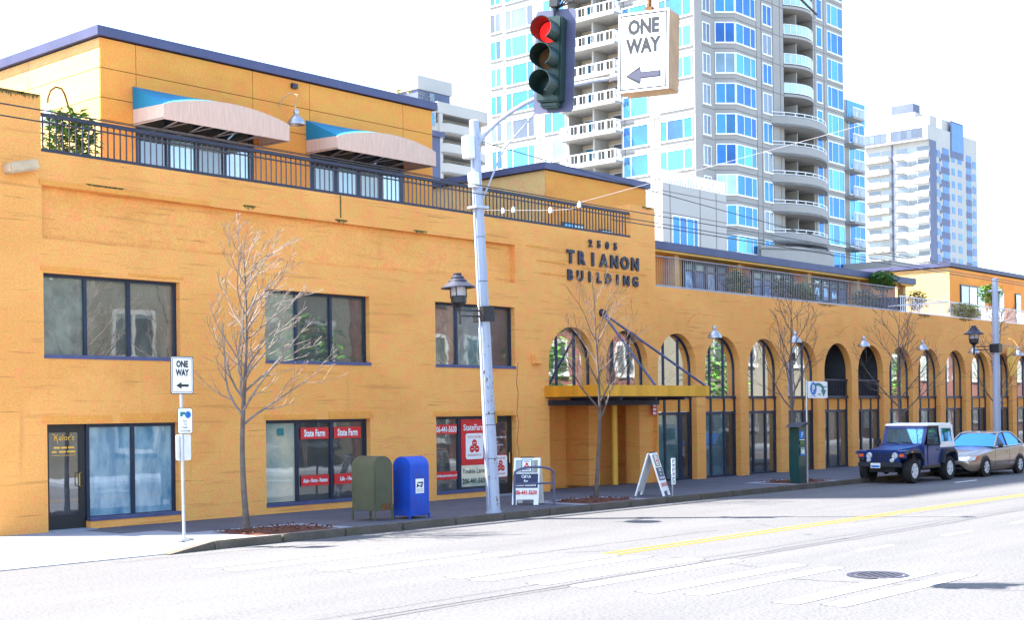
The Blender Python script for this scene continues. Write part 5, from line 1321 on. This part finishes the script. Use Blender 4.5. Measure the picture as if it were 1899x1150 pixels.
# trees across the street, seen mirrored in the glass
for i, (x, s_) in enumerate(((29, 51), (44, 52), (58, 53), (76, 54))):
    tree((x, 5.8, .13), 7.5, .3, 2.6, s_, ('bare tree nearest the crossing on the near side of the street', 'bare tree before the left part of the near-side brick building', 'bare tree before the right part of the near-side brick building', 'bare tree before the taller cream building on the near side')[i], n=14, r0=.12, minr=.012, depth=1, group='trees on the near side of the street')
for i, (x, h_) in enumerate(((50, 3.2), (66, 3.0), (88, 3.6), (35.5, 3.0))):
    t = shrub('evergreen_tree', ('leafy evergreen second nearest the crossing on the near side of the street', 'leafy evergreen before the join of the two brick and cream fronts opposite', 'tallest leafy evergreen furthest along the near side of the street', 'leafy evergreen nearest the crossing on the near side of the street')[i], (x, 5.4, .13), (2.2, 1.4, 2.2), h_ + 1, 'leaf', 700, .5, sprigs=5, cat='tree', group='evergreens on the near side of the street')

# ------------------------------------------------------------------ vehicles
def wheel(t, x, y, r, w, out, rimr, rimmat='whitemetal', spokes=5):
    "axle along local y, out = +1/-1 outer side"
    q = MB('tyre').lathe([(r * .62, -w / 2), (r * .93, -w / 2), (r, -w * .36), (r, w * .36), (r * .93, w / 2), (r * .62, w / 2)], (x, y, r), 30, 'y', cap=False)
    ty = q.build('wheel', t, smooth=True, local=True)
    b = MB(rimmat); f = out * w / 2
    b.lathe([(r * .64, f * .86), (rimr, f * .93), (rimr * .92, f * .96), (rimr * .86, f * .5), (rimr * .3, f * .35)], (x, y, r), 26, 'y', cap=False)
    for k in range(spokes):
        a = 2 * pi * k / spokes + .3; c, s_ = cos(a), sin(a)
        for da in (-.16, .16):
            b.tube([(x + .05 * c, y + f * .8, r + .05 * s_), (x + rimr * .92 * cos(a + da), y + f * .88, r + rimr * .92 * sin(a + da))], .017, 5)
    b.lathe([(0, f * .92), (rimr * .22, f * .9), (rimr * .24, f * .5)], (x, y, r), 16, 'y')
    b.build('rim', ty, smooth=True, local=True)
    MB('black').lathe([(0, f * .3), (rimr * .9, f * .3)], (x, y, r), 20, 'y').build('brake', ty, local=True)
jp = thing('parked_off_road_car', 'dark blue boxy off-road car with white hardtop parked facing left at the kerb', 'car', (38.62, 18.72, 0), R(-1.5), 'cars parked along the kerb')
hw = .74
for (x, yy, o) in ((0, -.70, -1), (0, .70, 1), (2.37, -.70, -1), (2.37, .70, 1)): wheel(jp, x, yy, .375, .25, o, .215, 'whitemetal', 5)
b = MB('jeepblue')                                # tub with cut-outs above the rear wheels
side_ = [(.78, .48), (.78, 1.12), (1.0, 1.14), (1.0, 1.02), (2.9, 1.02), (2.9, .52), (2.85, .50), (2.78, .82), (1.98, .82), (1.86, .48)]
b.prism([(q[0], -hw, q[1]) for q in side_][::-1], (0, hw * 2, 0)); b.build('body', jp, bevel=.02, local=True)
b = MB('jeepblue')                                # hood tapering forward
h0 = [(-.42, -.50, 1.0), (-.42, .50, 1.0), (.80, .66, 1.12), (.80, -.66, 1.12), (-.42, -.46, .62), (-.42, .46, .62), (.80, .62, .60), (.80, -.62, .60)]
b.add(h0, [(0, 3, 2, 1), (4, 5, 6, 7), (0, 1, 5, 4), (1, 2, 6, 5), (2, 3, 7, 6), (3, 0, 4, 7)]); b.build('hood', jp, bevel=.035, local=True, smooth=True)
for s_ in (-1, 1):                                  # fenders and flares
    b = MB('jeepblue'); y0, y1 = s_ * .48, s_ * .78
    b.prism([(-.52, y0, .90), (-.52, y0, .97), (-.38, y0, 1.0), (.35, y0, 1.0), (.58, y0, .72), (.52, y0, .68), (.30, y0, .93), (-.38, y0, .93)], (0, y1 - y0, 0)); b.build('fender', jp, bevel=.012, local=True)
    b = MB('plastic'); y0, y1 = s_ * .76, s_ * .86
    b.prism([(-.54, y0, .88), (-.50, y0, .96), (-.38, y0, .99), (.36, y0, .99), (.62, y0, .66), (.56, y0, .62), (.30, y0, .90), (-.38, y0, .91)], (0, y1 - y0, 0)); b.build('fender_flare', jp, bevel=.01, local=True)
    b = MB('plastic'); y0, y1 = s_ * .735, s_ * .86
    b.prism([(1.84, y0, .56), (1.98, y0, .88), (2.10, y0, .97), (2.68, y0, .97), (2.84, y0, .84), (2.9, y0, .58), (2.84, y0, .58), (2.76, y0, .78), (2.64, y0, .88), (2.12, y0, .88), (2.04, y0, .82), (1.92, y0, .54)], (0, y1 - y0, 0)); b.build('fender_flare', jp, bevel=.008, local=True)
    MB('black').box(.62, 1.84, s_ * .62, s_ * .76, .42, .50).build('sill_step', jp, local=True)
    b = MB('jeepblue'); y_ = s_ * .742; yo = y_ + s_ * .016
    b.prism([(1.0, y_, .54), (1.0, y_, 1.10), (1.78, y_, 1.10), (1.86, y_, .9), (1.78, y_, .54)], (0, s_ * .016, 0)); dr = b.build('door', jp, local=True, bevel=.004)
    MB('black').box(1.6, 1.74, min(yo, yo + s_ * .03), max(yo, yo + s_ * .03), .95, .99).build('handle', dr, local=True)
    b = MB('carglass'); b.prism([(1.05, y_ * .98, 1.12), (1.16, y_ * .90, 1.62), (1.80, y_ * .90, 1.62), (1.84, y_ * .98, 1.12)], (0, -s_ * .02, 0)); b.build('side_window', jp, local=True)
    b = MB('black'); b.tube([(1.02, y_, 1.12), (1.14, y_ * .92, 1.64), (1.83, y_ * .92, 1.64), (1.86, y_, 1.12)], .02, 5); b.build('door_frame', jp, local=True)
    b = MB('plastic'); b.box(.92, 1.0, s_ * .80, s_ * .98, 1.14, 1.3); b.tube([(.98, s_ * .74, 1.12), (.97, s_ * .86, 1.18)], .018, 5); b.build('mirror', jp, local=True, bevel=.01)
MB('jeepblue').box(-.47, -.425, -.56, .56, .60, .99).build('grille', jp, bevel=.02, local=True)
for i in range(7): MB('black').box(-.478, -.468, -.27 + i * .09 - .024, -.27 + i * .09 + .024, .64, .93).build('grille_slot', jp, local=True)
for s_ in (-1, 1):
    MB('headlamp').lathe([(0, -.03), (.07, -.022), (.088, 0)], (-.47, s_ * .42, .84), 20, 'x').build('headlight', jp, smooth=True, local=True)
    MB('galv').lathe([(.086, -.005), (.1, -.012), (.1, 0)], (-.47, s_ * .42, .84), 20, 'x').build('headlight_ring', jp, smooth=True, local=True)
    MB('amber').box(-.535, -.515, s_ * .66 - .075, s_ * .66 + .075, .80, .89).build('turn_signal', jp, local=True, bevel=.008)
    MB('jeepblue').box(-.52, -.44, s_ * .66 - .11, s_ * .66 + .11, .76, .93).build('lamp_panel', jp, local=True, bevel=.01)
    MB('headlamp').lathe([(0, -.03), (.055, -.02), (.065, .03)], (-.6, s_ * .38, .70), 16, 'x').build('fog_light', jp, smooth=True, local=True)
    MB('amber').box(-.3, -.2, min(s_ * .86, s_ * .868), max(s_ * .86, s_ * .868), .93, .97).build('side_marker', jp, local=True)
b = MB('plastic').box(-.68, -.56, -.70, .70, .50, .64); b.build('bumper', jp, bevel=.02, local=True)
b = MB('black').box(-.5, 2.8, -.42, .42, .34, .5); b.tube([(0, -.6, .375), (0, .6, .375)], .05, 8); b.tube([(2.37, -.6, .375), (2.37, .6, .375)], .06, 8); b.lathe([(0, -.12), (.12, 0), (0, .12)], (0, .12, .375), 10, 'x'); b.box(.1, .6, -.7, .7, .4, .9); b.box(1.9, 2.8, -.6, .6, .45, .8); b.build('chassis', jp, local=True)
b = MB('signwhite'); b.box(-.70, -.685, -.05, .26, .47, .62); b.mat('parkblue').box(-.703, -.70, -.03, .24, .49, .55); b.build('licence_plate', jp, local=True)
# windscreen
P_ = lambda y, z: (.84 + (z - 1.12) * .42, y, z)
b = MB('carglass'); b.prism([P_(-.60, 1.17), P_(.60, 1.17), P_(.60, 1.62), P_(-.60, 1.62)], (.015, 0, 0)); ws = b.build('windscreen', jp, local=True)
b = MB('jeepblue')
for (a0, a1, z0, z1) in ((-.70, -.58, 1.10, 1.70), (.58, .70, 1.10, 1.70), (-.70, .70, 1.60, 1.70), (-.70, .70, 1.08, 1.18)):
    b.prism([P_(a0, z0), P_(a1, z0), P_(a1, z1), P_(a0, z1)], (.05, 0, 0))
b.build('windscreen_frame', jp, local=True, bevel=.006)
for y_ in (-.32, .18): MB('black').tube([(.80, y_ - .05, 1.17), (.83, y_, 1.19), (.85, y_ + .36, 1.22)], .01, 5).build('wiper', ws, local=True)
# hardtop: roof plus rear quarter shell with a window each side
b = MB('signwhite'); b.prism([(1.05, -.72, 1.70), (1.10, -.70, 1.765), (1.9, -.69, 1.79), (2.70, -.69, 1.77), (2.80, -.71, 1.70)], (0, 1.41, 0)); b.build('hardtop', jp, bevel=.02, local=True, smooth=True)
for s_ in (-1, 1):
    y_ = s_ * .735; T_ = lambda x, z: (x, s_ * (.735 - (z - 1.03) * .05), z)
    b = MB('signwhite')
    o = [(1.86, 1.03), (1.84, 1.72), (2.78, 1.72), (2.88, 1.03)]; n_ = [(1.98, 1.20), (1.96, 1.62), (2.66, 1.62), (2.74, 1.20)]
    for k in range(4): b.quad(T_(*o[k]), T_(*o[(k + 1) % 4]), T_(*n_[(k + 1) % 4]), T_(*n_[k]))
    b.build('hardtop_side', jp, local=True)
    b = MB('carglass'); b.quad(*[(T_(*q)[0], T_(*q)[1] - s_ * .012, q[1]) for q in n_]); b.build('quarter_window', jp, local=True)
MB('signwhite').box(2.80, 2.84, -.70, .70, 1.03, 1.18).box(2.79, 2.82, -.70, .70, 1.6, 1.72).build('hardtop_rear', jp, local=True)
MB('dkglass').box(2.79, 2.81, -.66, .66, 1.18, 1.6).build('rear_window', jp, local=True)
b = MB('black').box(1.5, 2.0, -.55, -.1, .9, 1.35).box(1.5, 2.0, .1, .55, .9, 1.35); b.box(1.3, 1.34, -.6, -.2, 1.1, 1.3); b.build('seat', jp, local=True)
MB('tyre').lathe([(.1, -.1), (.34, -.1), (.375, -.07), (.375, .07), (.34, .1), (.1, .1)], (3.02, .1, .95), 24, 'x').build('spare_wheel', jp, smooth=True, local=True)

# sedan: body lofted from cross-sections
sd = thing('parked_sedan', 'champagne beige sedan parked facing left behind the blue off-road car', 'car', (43.25, 18.50, 0), R(-1.5), 'cars parked along the kerb')
st = [  # x, half width, bottom, belt (shoulder), centre height
    (-.93, .50, .42, .52, .54), (-.88, .70, .27, .58, .62), (-.72, .80, .20, .66, .71), (-.40, .855, .19, .74, .79), (0, .88, .19, .80, .85), (.55, .885, .19, .86, .93), (.9, .885, .19, .90, .98),
    (1.6, .885, .19, .92, .96), (2.4, .885, .19, .94, .97), (3.0, .875, .20, .96, 1.0), (3.35, .85, .22, .97, 1.05), (3.62, .80, .26, .96, 1.03), (3.78, .72, .36, .90, .96), (3.82, .62, .46, .80, .84)]
vs = []; m = 0
for (x, w, zb, zs, zc) in st:
    ring = [(x, -w * .86, zb), (x, -w * .98, zb + (zs - zb) * .22), (x, -w, zb + (zs - zb) * .55), (x, -w * .97, zs - .04), (x, -w * .90, zs), (x, -w * .55, zc - .015), (x, 0, zc)]
    ring += [(q[0], -q[1], q[2]) for q in ring[::-1][1:]]; m = len(ring); vs += ring
fc_ = [(i * m + k, i * m + k + 1, (i + 1) * m + k + 1, (i + 1) * m + k) for i in range(len(st) - 1) for k in range(m - 1)]
fc_ += [tuple(range(m))[::-1], tuple(range((len(st) - 1) * m, len(st) * m))]
MB('champagne').add(vs, fc_).build('body', sd, smooth=True, local=True)
RA, RB = (.78, .95), (3.28, 1.0)      # bottom of glasshouse front/rear
def gh(x, z, s_):
    w = .80 - (z - .92) * .36; return (x, s_ * w, z)
rf = [(1.42, 1.36), (1.75, 1.415), (2.2, 1.42), (2.55, 1.37)]
b = MB('champagne'); N_ = 8; vs = []
for (x, z) in rf:
    for k in range(N_ + 1):
        t = -1 + 2 * k / N_; w = gh(x, z, 1)[1] * 1.0; vs.append((x, w * t, z + .02 * (1 - t * t)))
b.add(vs, [(i * (N_ + 1) + k, i * (N_ + 1) + k + 1, (i + 1) * (N_ + 1) + k + 1, (i + 1) * (N_ + 1) + k) for i in range(3) for k in range(N_)]); b.build('roof', sd, smooth=True, local=True)
def slope(p0, p1, mat, nm):
    b = MB(mat); vs = []
    for (x, z) in (p0, p1):
        for k in range(N_ + 1):
            t = -1 + 2 * k / N_; w = gh(x, z, 1)[1]; vs.append((x + (.06 if p0[0] < p1[0] and nm == 'windscreen' else -.06) * t * t * 1.0, w * t, z + (.02 * (1 - t * t))))
    b.add(vs, [(k, k + 1, N_ + 2 + k, N_ + 1 + k) for k in range(N_)]); return b.build(nm, sd, smooth=True, local=True)
slope(RA, (1.40, 1.355), 'carglass', 'windscreen'); slope((2.57, 1.365), RB, 'carglass', 'rear_window')
for s_ in (-1, 1):
    G = lambda x, z, e=0: (gh(x, z, s_)[0], gh(x, z, s_)[1] + s_ * e, z)
    b = MB('champagne')
    for (a, c) in (((.82, .93), (1.42, 1.36)), ((2.55, 1.37), (3.2, .98))): b.tube([G(*a), G(*c)], .028, 6)
    b.tube([G(*q) for q in rf], .026, 6); b.tube([G(.82, .93), G(2.0, .95), G(3.2, .98)], .02, 6); b.build('pillar', sd, local=True, smooth=True)
    MB('carglass').prism([G(.92, .95), G(1.42, 1.33), G(1.82, 1.385), G(1.84, .95)], (0, -s_ * .02, 0)).build('side_window', sd, local=True)
    MB('carglass').prism([G(1.92, .95), G(1.90, 1.385), G(2.2, 1.39), G(2.55, 1.34), G(2.86, 1.12), G(2.86, .97)], (0, -s_ * .02, 0)).build('side_window', sd, local=True)
    MB('black').tube([G(1.87, .95, .005), G(1.86, 1.39, .005)], .022, 5).build('window_post', sd, local=True)
    MB('plastic').lathe([(.0, -.09), (.06, -.07), (.075, .02), (.05, .07), (0, .09)], (1.02, s_ * .93, .99), 12, 'y').build('mirror', sd, smooth=True, local=True)
    # arches, door shut lines, lamps, rub strip
    for xx in (0, 2.67):
        MB('black').lathe([(0, .0), (.355, .0), (.355, -s_ * .05)], (xx, s_ * .893, .33), 26, 'y').build('wheel_arch', sd, local=True)
        wheel(sd, xx, s_ * .815, .315, .19, s_, .20, 'whitemetal', 7)
    for xx in (.72, 1.84, 2.9): MB('black').box(xx, xx + .008, min(s_ * .886, s_ * .889), max(s_ * .886, s_ * .889), .3, .88).build('door_gap', sd, local=True)
    MB('champagne').box(.42, 2.2, min(s_ * .885, s_ * .9), max(s_ * .885, s_ * .9), .50, .55).build('rub_strip', sd, local=True)
    for xx in (1.6, 2.7): MB('champagne').box(xx, xx + .14, min(s_ * .885, s_ * .91), max(s_ * .885, s_ * .91), .76, .79).build('handle', sd, local=True)
    MB('headlamp').add([(-.945, s_ * .36, .535), (-.90, s_ * .66, .53), (-.70, s_ * .825, .57), (-.62, s_ * .835, .67), (-.78, s_ * .70, .675), (-.88, s_ * .36, .655)], [(0, 1, 2, 3, 4, 5) if s_ < 0 else (5, 4, 3, 2, 1, 0)]).build('headlight', sd, local=True)
    MB('amber').add([(-.70, s_ * .832, .57), (-.48, s_ * .872, .60), (-.46, s_ * .872, .68), (-.62, s_ * .842, .675)], [(0, 1, 2, 3) if s_ < 0 else (3, 2, 1, 0)]).build('turn_signal', sd, local=True)
b = MB('black').box(-.925, -.86, -.34, .34, .47, .56); b.build('grille', sd, local=True)
b = MB('plastic').box(-.93, -.87, -.5, .5, .26, .34); b.build('air_intake', sd, local=True)
b = MB('black').box(-.6, 3.4, -.7, .7, .14, .22); b.build('underbody', sd, local=True)
b = MB('black').box(1.3, 1.8, -.6, -.1, .8, 1.18).box(1.3, 1.8, .1, .6, .8, 1.18).build('seat', sd, local=True)
